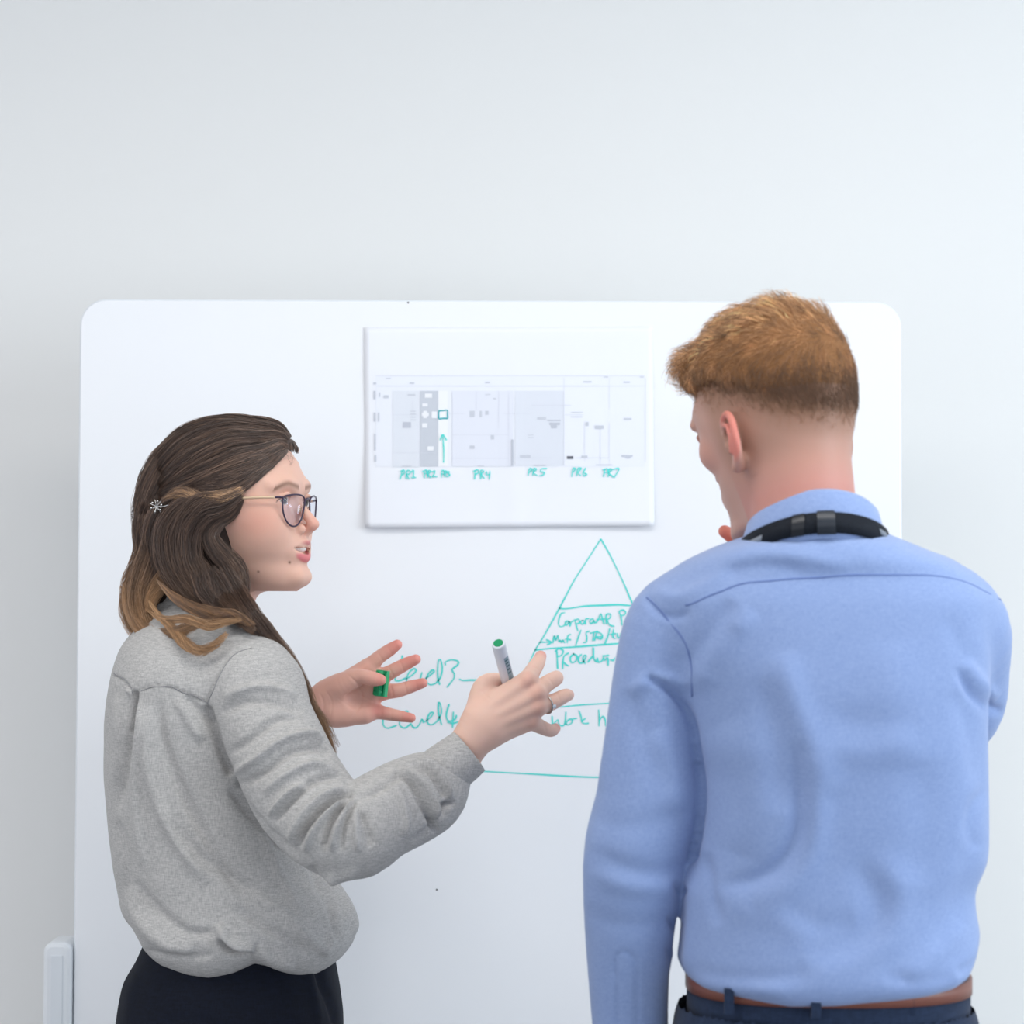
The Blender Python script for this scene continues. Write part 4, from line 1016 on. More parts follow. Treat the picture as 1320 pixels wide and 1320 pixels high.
def c_gold(t, r): return cmix(cmix(DARK, MID, np.clip(.5 + .3 * r, 0, 1.2)), cmix(GOLD, LIGHT, np.clip(.4 * r, -.4, 1)), np.clip(t * 1.5 - .2, 0, 1))
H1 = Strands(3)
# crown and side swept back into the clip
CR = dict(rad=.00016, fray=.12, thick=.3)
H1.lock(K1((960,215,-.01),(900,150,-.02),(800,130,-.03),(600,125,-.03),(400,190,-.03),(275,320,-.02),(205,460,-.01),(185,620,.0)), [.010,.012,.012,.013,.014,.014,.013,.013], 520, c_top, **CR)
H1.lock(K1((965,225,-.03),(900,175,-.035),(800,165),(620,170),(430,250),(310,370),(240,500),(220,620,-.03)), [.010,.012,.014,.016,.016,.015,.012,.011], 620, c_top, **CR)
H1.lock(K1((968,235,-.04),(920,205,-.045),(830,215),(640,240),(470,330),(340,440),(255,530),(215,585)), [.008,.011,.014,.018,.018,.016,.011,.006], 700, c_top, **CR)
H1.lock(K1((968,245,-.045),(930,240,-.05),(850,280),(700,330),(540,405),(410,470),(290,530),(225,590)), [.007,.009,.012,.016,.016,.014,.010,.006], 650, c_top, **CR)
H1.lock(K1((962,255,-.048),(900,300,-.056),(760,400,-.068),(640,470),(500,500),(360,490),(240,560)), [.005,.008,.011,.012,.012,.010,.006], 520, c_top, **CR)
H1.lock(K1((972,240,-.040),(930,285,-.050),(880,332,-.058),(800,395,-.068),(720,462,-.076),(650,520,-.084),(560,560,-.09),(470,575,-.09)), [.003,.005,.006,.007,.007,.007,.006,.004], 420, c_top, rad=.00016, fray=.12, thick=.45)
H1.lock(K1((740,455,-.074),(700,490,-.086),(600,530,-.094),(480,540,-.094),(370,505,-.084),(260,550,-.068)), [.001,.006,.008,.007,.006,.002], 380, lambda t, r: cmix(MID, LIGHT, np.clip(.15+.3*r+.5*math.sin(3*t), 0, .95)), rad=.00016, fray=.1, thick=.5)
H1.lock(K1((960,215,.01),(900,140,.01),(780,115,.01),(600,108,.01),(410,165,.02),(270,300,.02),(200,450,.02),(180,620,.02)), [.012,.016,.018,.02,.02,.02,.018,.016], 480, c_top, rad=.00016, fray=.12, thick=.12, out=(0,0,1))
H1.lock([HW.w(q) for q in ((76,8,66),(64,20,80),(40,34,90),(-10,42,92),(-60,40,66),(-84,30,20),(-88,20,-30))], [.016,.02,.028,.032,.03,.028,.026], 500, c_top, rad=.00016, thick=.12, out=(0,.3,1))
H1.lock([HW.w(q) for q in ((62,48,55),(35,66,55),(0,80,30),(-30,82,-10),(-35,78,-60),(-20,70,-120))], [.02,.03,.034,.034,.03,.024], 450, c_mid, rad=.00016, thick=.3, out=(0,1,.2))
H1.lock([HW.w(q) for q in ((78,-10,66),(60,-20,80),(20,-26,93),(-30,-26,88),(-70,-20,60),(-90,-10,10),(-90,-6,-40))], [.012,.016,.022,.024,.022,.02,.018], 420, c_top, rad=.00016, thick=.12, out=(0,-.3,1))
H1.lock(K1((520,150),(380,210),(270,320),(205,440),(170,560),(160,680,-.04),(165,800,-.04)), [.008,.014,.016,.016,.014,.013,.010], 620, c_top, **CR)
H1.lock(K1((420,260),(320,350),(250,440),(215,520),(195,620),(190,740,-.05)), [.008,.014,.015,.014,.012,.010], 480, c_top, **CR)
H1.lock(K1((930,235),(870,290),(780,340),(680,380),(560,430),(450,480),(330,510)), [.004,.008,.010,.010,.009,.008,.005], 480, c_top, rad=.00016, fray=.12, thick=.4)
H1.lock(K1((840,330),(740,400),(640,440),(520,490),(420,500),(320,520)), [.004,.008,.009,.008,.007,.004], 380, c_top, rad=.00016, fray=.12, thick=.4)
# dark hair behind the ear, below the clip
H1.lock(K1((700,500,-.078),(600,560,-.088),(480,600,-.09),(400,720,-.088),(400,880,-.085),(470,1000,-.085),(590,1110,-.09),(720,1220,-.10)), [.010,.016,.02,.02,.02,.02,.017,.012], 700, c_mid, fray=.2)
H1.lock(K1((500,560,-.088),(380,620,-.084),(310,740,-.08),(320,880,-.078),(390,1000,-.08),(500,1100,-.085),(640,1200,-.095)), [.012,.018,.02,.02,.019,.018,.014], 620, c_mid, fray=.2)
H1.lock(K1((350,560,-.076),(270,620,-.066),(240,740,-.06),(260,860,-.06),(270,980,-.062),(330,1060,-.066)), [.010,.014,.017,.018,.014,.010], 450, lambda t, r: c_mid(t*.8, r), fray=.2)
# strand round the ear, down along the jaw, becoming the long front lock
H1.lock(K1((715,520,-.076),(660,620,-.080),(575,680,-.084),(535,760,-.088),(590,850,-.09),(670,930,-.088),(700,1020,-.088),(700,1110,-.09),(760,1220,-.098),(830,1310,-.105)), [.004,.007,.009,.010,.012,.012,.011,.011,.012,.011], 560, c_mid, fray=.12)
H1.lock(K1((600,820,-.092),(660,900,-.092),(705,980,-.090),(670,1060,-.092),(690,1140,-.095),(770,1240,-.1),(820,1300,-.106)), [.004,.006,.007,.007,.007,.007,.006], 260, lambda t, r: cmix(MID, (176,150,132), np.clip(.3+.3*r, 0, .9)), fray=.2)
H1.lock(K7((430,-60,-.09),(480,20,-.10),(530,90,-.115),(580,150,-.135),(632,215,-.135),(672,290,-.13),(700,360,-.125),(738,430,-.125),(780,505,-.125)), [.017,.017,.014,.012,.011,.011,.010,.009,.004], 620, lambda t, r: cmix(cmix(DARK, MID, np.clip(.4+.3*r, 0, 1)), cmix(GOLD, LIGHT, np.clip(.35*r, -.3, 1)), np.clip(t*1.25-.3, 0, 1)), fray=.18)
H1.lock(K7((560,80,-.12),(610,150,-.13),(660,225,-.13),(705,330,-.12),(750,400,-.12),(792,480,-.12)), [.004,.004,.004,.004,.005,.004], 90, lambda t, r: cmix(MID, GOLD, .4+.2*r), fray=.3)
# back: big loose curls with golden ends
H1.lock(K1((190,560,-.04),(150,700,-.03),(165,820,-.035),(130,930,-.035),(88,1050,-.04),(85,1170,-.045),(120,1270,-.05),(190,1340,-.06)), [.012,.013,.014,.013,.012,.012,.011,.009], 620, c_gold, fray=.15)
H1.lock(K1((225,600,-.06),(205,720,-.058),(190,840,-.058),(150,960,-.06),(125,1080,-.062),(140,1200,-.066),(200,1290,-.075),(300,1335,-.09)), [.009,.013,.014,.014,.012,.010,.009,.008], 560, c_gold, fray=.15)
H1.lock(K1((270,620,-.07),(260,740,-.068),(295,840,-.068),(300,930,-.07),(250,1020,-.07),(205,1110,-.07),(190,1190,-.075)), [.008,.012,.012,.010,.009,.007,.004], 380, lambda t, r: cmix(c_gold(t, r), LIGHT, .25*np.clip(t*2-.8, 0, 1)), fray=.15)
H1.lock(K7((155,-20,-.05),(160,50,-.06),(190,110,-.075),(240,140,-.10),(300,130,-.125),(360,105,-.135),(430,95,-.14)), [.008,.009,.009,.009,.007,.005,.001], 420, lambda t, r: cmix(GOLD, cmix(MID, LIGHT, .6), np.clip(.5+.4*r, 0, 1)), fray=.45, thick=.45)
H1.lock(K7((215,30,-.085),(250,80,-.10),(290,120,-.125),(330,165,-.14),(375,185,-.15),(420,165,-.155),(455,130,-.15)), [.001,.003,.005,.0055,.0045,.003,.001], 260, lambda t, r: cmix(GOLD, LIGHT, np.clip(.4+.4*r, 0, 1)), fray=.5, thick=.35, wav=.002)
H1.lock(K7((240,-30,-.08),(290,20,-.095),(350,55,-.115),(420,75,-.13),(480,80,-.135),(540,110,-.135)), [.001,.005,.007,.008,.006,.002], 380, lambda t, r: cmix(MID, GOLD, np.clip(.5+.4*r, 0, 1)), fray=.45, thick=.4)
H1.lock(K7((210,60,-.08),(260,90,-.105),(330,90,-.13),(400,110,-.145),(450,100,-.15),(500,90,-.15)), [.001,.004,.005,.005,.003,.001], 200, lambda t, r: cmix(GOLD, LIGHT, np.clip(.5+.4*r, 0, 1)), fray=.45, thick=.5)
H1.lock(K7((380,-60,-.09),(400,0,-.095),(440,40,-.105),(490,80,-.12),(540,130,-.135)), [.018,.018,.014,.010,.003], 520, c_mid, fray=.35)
# flyaways
for k in range(26):
    r = H1.r; ph = r.uniform(.15, 2.9); e = 1 + r.rand()*.03
    gp_ = [HW.w((4 + 92*math.cos(ph+q)*(e+.01*i), r.normal()*8, 17 + 86*math.sin(ph+q)*(e+.012*i))) for i, q in enumerate((0, .12, .26))]
    H1.lock(gp_, [.001, .002, .003], 3, c_top, npt=10, rad=.00007)
for k in range(22):
    r = H1.r; v0 = r.uniform(350, 1150); u = np.interp(v0, [350, 600, 850, 1000, 1150], [180, 148, 130, 85, 70])
    H1.lock(K1((u+25, v0, -.03), (u-10-r.rand()*18, v0+70, -.03), (u-5-r.rand()*22, v0+150+r.rand()*60, -.03)), [.002, .003, .004], 3, c_gold, npt=12, rad=.00008)
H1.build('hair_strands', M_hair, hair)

# hair clip --------------------------------------------------------------
M_silver = mat('silver_metal', (190, 188, 186), 0.25, 0.5, metal=1.0)
cc = W(202, 653, -.088)
clip_ = empty('hair_clip', cc); tag(clip_, 'small silver flower hair clip set in the woman\'s brown hair', 'hair clip')
mb = MB()
for k in range(7):
    a = k*2*math.pi/7; mb.tube([cc, cc + arr(math.cos(a)*.005, -.002, math.sin(a)*.005), cc + arr(math.cos(a)*.009, -.001, math.sin(a)*.009)], [.0009, .0007, .0004], 6)
mb.tube([cc + arr(.004, .002, -.001), cc + arr(.014, .003, .002), cc + arr(.022, .004, -.002)], [.0008, .0007, .0004], 6)
mb.build('sprig', M_silver, clip_)
for k in range(6):
    a = k*2*math.pi/6 + .3; mb = MB(); c_ = cc + arr(math.cos(a)*.0065, -.003, math.sin(a)*.0065)
    mb.lathe(c_, (0, -1, 0), [(-.0016, .0002), (-.001, .0013), (0, .0017), (.001, .0013), (.0016, .0002)], 8); mb.build('bead', M_silver, clip_, True)

# glasses ----------------------------------------------------------------
gl = empty('eyeglasses', HW.w((100, 0, 0))); tag(gl, 'thin purple-rimmed eyeglasses with pale gold temples worn by the woman', 'glasses')
M_rim = mat('purple_spectacle_rim', (58, 42, 66), 0.3, 0.5); M_temple = mat('gold_temple', (214, 186, 156), 0.35, 0.5, metal=.3)
def lens_mat():
    m = bpy.data.materials.new('spectacle_lens'); m.use_nodes = True; nt = m.node_tree; nt.nodes.remove(nt.nodes['Principled BSDF'])
    t = nt.nodes.new('ShaderNodeBsdfTransparent'); t.inputs[0].default_value = (.97, .97, .99, 1)
    g = nt.nodes.new('ShaderNodeBsdfGlossy'); g.inputs['Roughness'].default_value = .03; g.inputs[0].default_value = (.8, .85, 1, 1)
    l = nt.nodes.new('ShaderNodeValue'); l.outputs[0].default_value = 0.07; mx = nt.nodes.new('ShaderNodeMixShader')
    nt.links.new(l.outputs[0], mx.inputs[0]); nt.links.new(t.outputs[0], mx.inputs[1]); nt.links.new(g.outputs[0], mx.inputs[2])
    nt.links.new(mx.outputs[0], nt.nodes['Material Output'].inputs[0]); return m
M_lens = lens_mat()
OUT = [(7.5,1),(9.5,6.5),(17,9.5),(28,10),(40,8.5),(47.5,6),(49,0),(47,-13),(41,-24),(32,-29.5),(22,-28.5),(13,-20),(9,-9)]
gx = lambda l: 108.5 - .0045*l*l
for s in (-1, 1):
    o = catmull(np.array(OUT, float), 5, closed=True); pts = np.array([HW.w((gx(a)+.06*b, s*a, b)) for a, b in o]); n = len(pts)
    mb = MB(); mb.tube(np.vstack([pts, pts[:2]]), .00115, 8, cap=False); mb.build('rim', M_rim, gl, True)
    c_ = HW.w((gx(30)+1.2, s*30, -9)); mb = MB(); back = pts - HW.M[0]*1.2
    mb.add([c_] + list(pts) + [c_ - HW.M[0]*1.2] + list(back), [(0, 1+k, 1+(k+1) % n) for k in range(n)] + [(n+1, n+2+(k+1) % n, n+2+k) for k in range(n)] + [(1+k, n+2+k, n+2+(k+1) % n, 1+(k+1) % n) for k in range(n)])
    mb.build('lens', M_lens, gl, True)
    hg = [HW.w(q) for q in ((97.5, s*48.5, 5.5), (96, s*53, 6), (90, s*57, 5.5))]
    mb = MB(); mb.tube(hg, [.0013, .0016, .0014], 8); mb.build('hinge', M_rim, gl, True)
    tp = catmull([HW.w(q) for q in ((91, s*57, 5.5), (72, s*68, 5), (40, s*75, 4), (8, s*78, 4), (-8, s*79, -2), (-20, s*79, -22))], 5)
    mb = MB(); mb.tube(tp, .0011, 8, flat=((0, 0, 1), 1.5)); mb.build('temple', M_temple, gl, True)
    mb = MB(); mb.lathe(HW.w((102, s*9.5, -9)), HW.M[1]*s + HW.M[0]*.6, [(-.0012, .001), (-.0008, .003), (.0008, .003), (.0012, .001)], 10)
    mb.tube([HW.w((103, s*9.5, -8)), HW.w((107, s*9.2, -3))], .0005, 6); mb.build('nose_pad', M_temple, gl, True)
mb = MB(); mb.tube(catmull([HW.w(q) for q in ((108, -7.6, 2), (109, -3, 5.5), (109, 3, 5.5), (108, 7.6, 2))], 4), .0012, 8); mb.build('bridge', M_rim, gl, True)

# marker, cap, ring ------------------------------------------------------
M_green = mat('green_plastic', (14, 152, 98), 0.35, 0.5); M_mk = mat('marker_white_plastic', (226, 230, 238), 0.3, 0.5)
top = W(642.3, 829, -.178); bot = W(665, 916, -.090)
mk = empty('whiteboard_marker', bot); tag(mk, 'open white whiteboard marker with green end plug, held in the woman\'s right hand', 'marker')
ax = top - bot; L_ = np.linalg.norm(ax); ax = ax / L_
mb = MB(); mb.lathe(bot, ax, [(0, .0065), (.004, .0078), (.01, .0082), (L_-.003, .0084), (L_-.001, .0082), (L_, .0074)], 28); brl = mb.build('barrel', M_mk, mk, True)
mb = MB(); mb.lathe(top, ax, [(-.002, .0060), (.0004, .0060), (.0008, .0056), (.0009, .001)], 24); mb.build('end_plug', M_green, mk)
mb = MB(); mb.lathe(bot, -ax, [(0, .006), (.004, .0055), (.012, .0040), (.014, .0036)], 20); mb.build('nib_holder', M_mk, mk, True)
mb = MB(); mb.lathe(bot - ax*.014, -ax, [(0, .0026), (.005, .0024), (.008, .0012)], 14); mb.build('nib', M_green, mk, True)
bx = np.cross(ax, (0, -1, 0)); bx /= np.linalg.norm(bx); by = np.cross(bx, ax); by = by if by[1] < 0 else -by
def wrap(h0, h1, a0, a1, r, name, m, parent):
    V = []; n = 8
    for h in (h0, h1):
        for k in range(n+1):
            a = math.radians(a0 + (a1-a0)*k/n); V.append(top - ax*h + (bx*math.sin(a) + by*math.cos(a))*r)
    return mesh_obj(name, V, [(k, k+1, n+2+k, n+1+k) for k in range(n)], m, parent, True)
M_lab = mat('marker_label_ink', (70, 110, 120), .5)
sgn = 1 if bx[0] > 0 else -1
wrap(.020, .060, sgn*12, sgn*62, .00848, 'printed_label', mat('marker_label', (150, 176, 190), .5), mk)
for h in (.024, .029, .034, .040, .046): wrap(h, h+.0022, sgn*18, sgn*50, .00855, 'printed_text', M_lab, mk)
ca = W(491.5, 864, .10-.0155); cb = W(488, 897, .10-.0145)
cp = empty('marker_cap', cb); tag(cp, 'green marker cap with clip pinched between thumb and fingers of the woman\'s left hand', 'marker cap')
ax2 = ca - cb; Lc = np.linalg.norm(ax2); ax2 /= Lc
mb = MB(); mb.lathe(cb, ax2, [(0, .0068), (.001, .0074), (.006, .0074), (.0065, .0070), (.009, .0070), (.0095, .0074), (Lc-.003, .0072), (Lc, .0062)], 24); bd = mb.build('cap_body', M_green, cp, True)
sd = arr(1, -.55, 0); sd -= ax2*(ax2@sd); sd /= np.linalg.norm(sd); td = np.cross(ax2, sd)
mb = MB()
def cbox(c, a, b, d, ha, hb, hd_):
    V = [c + a*ha*i + b*hb*j + d*hd_*k for i in (-1, 1) for j in (-1, 1) for k in (-1, 1)]
    mb.add(V, [(0,1,3,2),(4,6,7,5),(0,4,5,1),(2,3,7,6),(0,2,6,4),(1,5,7,3)])
cbox(cb + ax2*(Lc*.5) + sd*.0098, ax2, sd, td, Lc*.5, .0014, .0036); cbox(cb + ax2*(Lc-.002) + sd*.004, ax2, sd, td, .002, .007, .0036)
mb.build('clip', mat('green_plastic_clip', (22, 170, 112), .3, .5), cp)
for k in range(7):
    a = math.radians(60 + k*22); mb = MB(); dn = sd*math.cos(a) + td*math.sin(a)*(1 if td[1] < 0 else -1)
    mb.tube([cb + ax2*.001 + dn*.0074, cb + ax2*(Lc*.5) + dn*.0074], .0005, 5); mb.build('grip_rib', M_green, cp)
rc = W(704.5, 908, -.155 + .0135); ra_ = W(714, 904.5, -.155+.022) - W(694, 911, -.155+.006); ra_ /= np.linalg.norm(ra_)
rg = empty('finger_ring', rc); tag(rg, 'thin silver ring on the ring finger of the woman\'s right hand', 'ring')
a_ = np.cross(ra_, (0, 0, 1)); a_ /= np.linalg.norm(a_); b_ = np.cross(ra_, a_)
mb = MB(); mb.tube([rc + (a_*math.cos(w)+b_*math.sin(w))*.0112 for w in np.linspace(0, 2*math.pi, 33)], .0011, 8, cap=False); mb.build('band', M_silver, rg, True)
gp = rc + (a_ if a_[1] < 0 else -a_)*.0122 + arr(.0015, 0, -.002)
mb = MB(); mb.lathe(gp, a_ if a_[1] < 0 else -a_, [(-.001, .0016), (.0005, .0028), (.0012, .0022), (.0016, .0008)], 8); mb.build('stone', mat('ring_stone', (205, 215, 225), .05, .8), rg)
# ------------------------------------------------------------------ the man
YM = 2.46
def Q(px, py, dy=0.0): return P(px, py, YM + dy)
man = empty('person', (Q(1040, 900)[0], YM, 0))
tag(man, 'ginger-haired man in blue shirt seen from behind, facing the whiteboard', 'person', kind='thing')
HM = Frame(Q(1004, 538), math.radians(123), math.radians(-15))
def face_m(S):
    S.ell((0, 0, 20), (98, 77, 92))
    zs = [50, 25, 8, -10, -26, -40, -55, -70, -84, -98, -112, -120]
    S.loft(zs, [[18, 66, 40, 0, 58, 2.1], [18, 82, 42, 0, 69, 2.6], [18, 76, 42, 0, 68, 2.5], [18, 70, 42, 0, 66, 2.3], [18, 70, 40, 0, 64, 2.2], [18, 71, 38, 0, 61, 2.15],
                [20, 71, 38, 0, 57, 2.1], [22, 70, 38, 0, 52, 2.1], [26, 66, 36, 0, 46, 2.1], [32, 60, 34, 0, 40, 2.1], [44, 54, 34, 0, 34, 2.2], [56, 36, 26, 0, 22, 2.1]], k=14)
    for s in (-1, 1):
        S.ell((102, s*32, 4), (15, 17, 11), k=11, op='sub')
        S.chain([(94, s*12, 18), (95, s*32, 19), (82, s*52, 15)], [6, 6.5, 5], k=9)
        S.ell((66, s*40, -22), (20, 17, 16), k=20); S.ell((82, s*32, 3), 12.6, k=1)
        S.chain([(89, s*18, 2), (95, s*27, 9), (94, s*36, 9), (86, s*47, 3)], [2, 2.8, 2.8, 2], k=1.6)
        S.chain([(89, s*18, 0), (93, s*27, -6), (91.5, s*37, -6), (86, s*47, 2)], [1.6, 2, 2, 1.6], k=1.6)
        S.ell((96, s*12, -38), (10, 6.5, 8), k=4); S.ell((101, s*7, -46), (5, 3, 3.5), k=1.2, op='sub')
    S.chain([(90, 0, 12), (94, 0, 0), (101, 0, -14), (107, 0, -26), (110, 0, -34)], [8, 8, 8.5, 9, 9.5], k=8)
    S.ell((86, 0, -66), (12, 25, 20), k=10)
    S.chain([(82, -24, -64), (92, -12, -61), (96, 0, -60), (92, 12, -61), (82, 24, -64)], [2.4, 3.4, 3.8, 3.4, 2.4], k=3)
    S.chain([(82, -22, -68), (91, -12, -71), (95, 0, -72), (91, 12, -71), (82, 22, -68)], [2.4, 3.8, 4.4, 3.8, 2.4], k=3)
    S.chain([(74, -10, -104), (74, 10, -104)], 12, k=12, raw=True)
    ear(S, 1, (-3, 67, -34), out=1.3); ear(S, -1, (-3, 66, -34), out=.55)
    S.chain([(-20, 0, -30), (-16, 0, -80), (-12, 0, -120), (-8, 0, -190)], [58, 57, 57, 60], k=22)
S = Sdf((-125, -108, -200), (132, 108, 118), 1.9)
face_m(S); Vl, Fm = S.mesh(1); del S
Cm = np.tile(s2l((194, 152, 138)), (len(Vl), 1)); x, y, z = Vl.T
Cm = mixc(Cm, (196, 132, 122), 0.7 * np.clip((-z - 40)/60, 0, 1) * (x < 30))
Cm = mixc(Cm, (216, 128, 116), 0.85 * np.clip((np.abs(y) - 80)/4, 0, 1) * (np.abs(x+8) < 34) * (np.abs(z+34) < 42))
Cm = mixc(Cm, (214, 150, 134), 0.5 * np.exp(-(((x-62)/30)**2 + ((np.abs(y)-52)/24)**2 + ((z+24)/26)**2)))
# cropped sides: hair stubble thins out downwards
zl = np.interp(x, [-100, -60, -20, 20, 60], [-66, -46, -18, -4, 18])
st = np.clip((z - zl)/38, 0, 1) * (np.abs(y) < 90) * np.clip((78 - x)/12, 0, 1)
Cm = mixc(Cm, (166, 126, 106), .55 * np.clip((z + 92)/50, 0, 1) * np.clip((40 - x)/20, 0, 1) * (np.abs(y) < 78)); Cm = mixc(Cm, (128, 92, 68), 0.88 * st ** 1.3)
Cm = mixc(Cm, (190, 110, 110), .8 * (x > 86) * (np.abs(y) < 24) * np.exp(-((z+66)/7)**2))
for s in (-1, 1):
    de = np.sqrt((x-82)**2 + (y-s*32)**2 + (z-3)**2); eye = (de < 13.1) & (x > 88) & (z < 8.5) & (z > -3.5); Cm[eye] = s2l((225, 218, 214))
    Cm[eye & (np.hypot(y - s*32, z - 2.5) < 5.6)] = s2l((90, 110, 120))
    Cm = mixc(Cm, (160, 112, 78), .8 * (y*s > 10) * (y*s < 52) * (x > 70) * np.exp(-((z-20)/4)**2))
hm = (HM.w(Vl), Fm, Cm); mlocal = Vl
def man_hand():
    q = lambda px, py, dy=0.0: Q(px, py, .10 + dy)
    S = Sdf(q(915, 830, 0) - arr(0, .06, 0), q(1080, 665, 0) + arr(0, .14, 0), .0016)
    S.tube([(*q(1050, 812, .06), .026, .028), (*q(1012, 785, .04), .021, .024), (*q(995, 770, .03), .019, .028)], (0, -1, 0), k=.004)
    wr = [q(1002, 758, .03), q(994, 762, .02), q(988, 770, .02), q(984, 780, .03)]; kn = [q(964, 712, .03), q(952, 720, .02), q(948, 735, .02), q(950, 750, .03)]
    for a, b, ra, rb in zip(wr, kn, (.015, .015, .015, .014), (.0125, .0125, .012, .011)): S.seg(a, b, ra, rb, k=.01)
    S.chain([q(1000, 750, .02), q(990, 720, .0), q(975, 702, -.012)], [.016, .012, .009], k=.008)
    finger(S, [kn[0], q(955, 700, .015), q(945, 692, .005), q(934, 685, .0)], [.0118, .0098, .0088, .0072], k=.003)
    finger(S, [kn[1], q(945, 712, .0), q(950, 706, -.015), q(955, 704, -.022)], [.0115, .0098, .0088, .0072], k=.003)
    finger(S, [kn[2], q(944, 728, .0), q(950, 722, -.015), q(956, 720, -.02)], [.011, .0095, .0085, .007], k=.003)
    finger(S, [kn[3], q(948, 744, .01), q(954, 738, -.005), q(960, 736, -.012)], [.010, .0085, .0075, .0062], k=.003)
    V, Fc = S.mesh(1); C = np.tile(s2l((222, 160, 140)), (len(V), 1))
    return V, Fc, mixc(C, (224, 120, 100), .8*np.exp(-np.sum((V-q(936, 686, 0))**2, 1)/.02**2))
mh = man_hand()
def inner_m():
    S = Sdf((Q(740, 1000)[0], YM-.2, .08), (Q(1310, 1000)[0], YM+.34, Q(1000, 670)[2]), .008)
    S.chain([Q(1042, 715, -.02), Q(1050, 760), Q(1065, 900), Q(1070, 1100), Q(1065, 1290)], [.045, .075, .10, .095, .10], k=.03)
    S.seg(Q(940, 815), Q(1180, 815), .05, .05, k=.03)
    S.chain([Q(868, 830, 0), Q(838, 960, -.01), Q(820, 1100, -.01), Q(812, 1240, .02), arr(Q(812, 1400)[0], YM+.05, .86)], [.038, .036, .036, .032, .024], k=.02)
    S.chain([Q(1235, 815, .01), Q(1225, 900, .1), Q(1180, 945, .2)], [.045, .042, .036], k=.02); S.chain([Q(1180, 945, .2), Q(1110, 870, .19), Q(1040, 805, .155)], [.036, .034, .026], k=.02)
    for s in (-1, 1):
        xh = Q(1065, 1300)[0] + s*.075
        S.chain([arr(xh, YM, .94), arr(xh+s*.01, YM, .5), arr(xh+s*.01, YM+.01, .1)], [.07, .058, .042], k=.03)
    return S.mesh(1)
def hang_hand():
    h = arr(Q(812, 1400)[0], YM+.05, .86); S = Sdf(h - arr(.07, .06, .23), h + arr(.08, .07, .03), .002)
    S.seg(h + arr(0, 0, .02), h + arr(0, 0, -.02), .025, .024, k=.01)
    for i in range(4): S.seg(h + arr(-.018 + .012*i, .002, -.03), h + arr(-.030 + .0200*i, .010, -.085), .015, .0118, k=.008)
    for i, L in enumerate((.062, .078, .084, .074)):
        b = h + arr(-.030 + .0200*i, .010, -.085); S.chain([b, b + arr(-.001, .006, -L*.45), b + arr(0, .016, -L*.8), b + arr(0, .026, -L)], [.0112, .0096, .0086, .0068], k=.002)
    S.chain([h + arr(.016, 0, -.03), h + arr(.036, .004, -.062), h + arr(.040, .010, -.088), h + arr(.036, .018, -.112)], [.016, .0125, .0108, .0078], k=.006)
    return S.mesh(1)
iv, if_ = join(inner_m(), hang_hand())
V, Fc = join(hm[:2], mh[:2], (iv, if_))
mesh_obj('body', V, Fc, M_skin, man, True, np.vstack([hm[2], mh[2], np.tile(s2l((222, 172, 155)), (len(iv), 1))]))

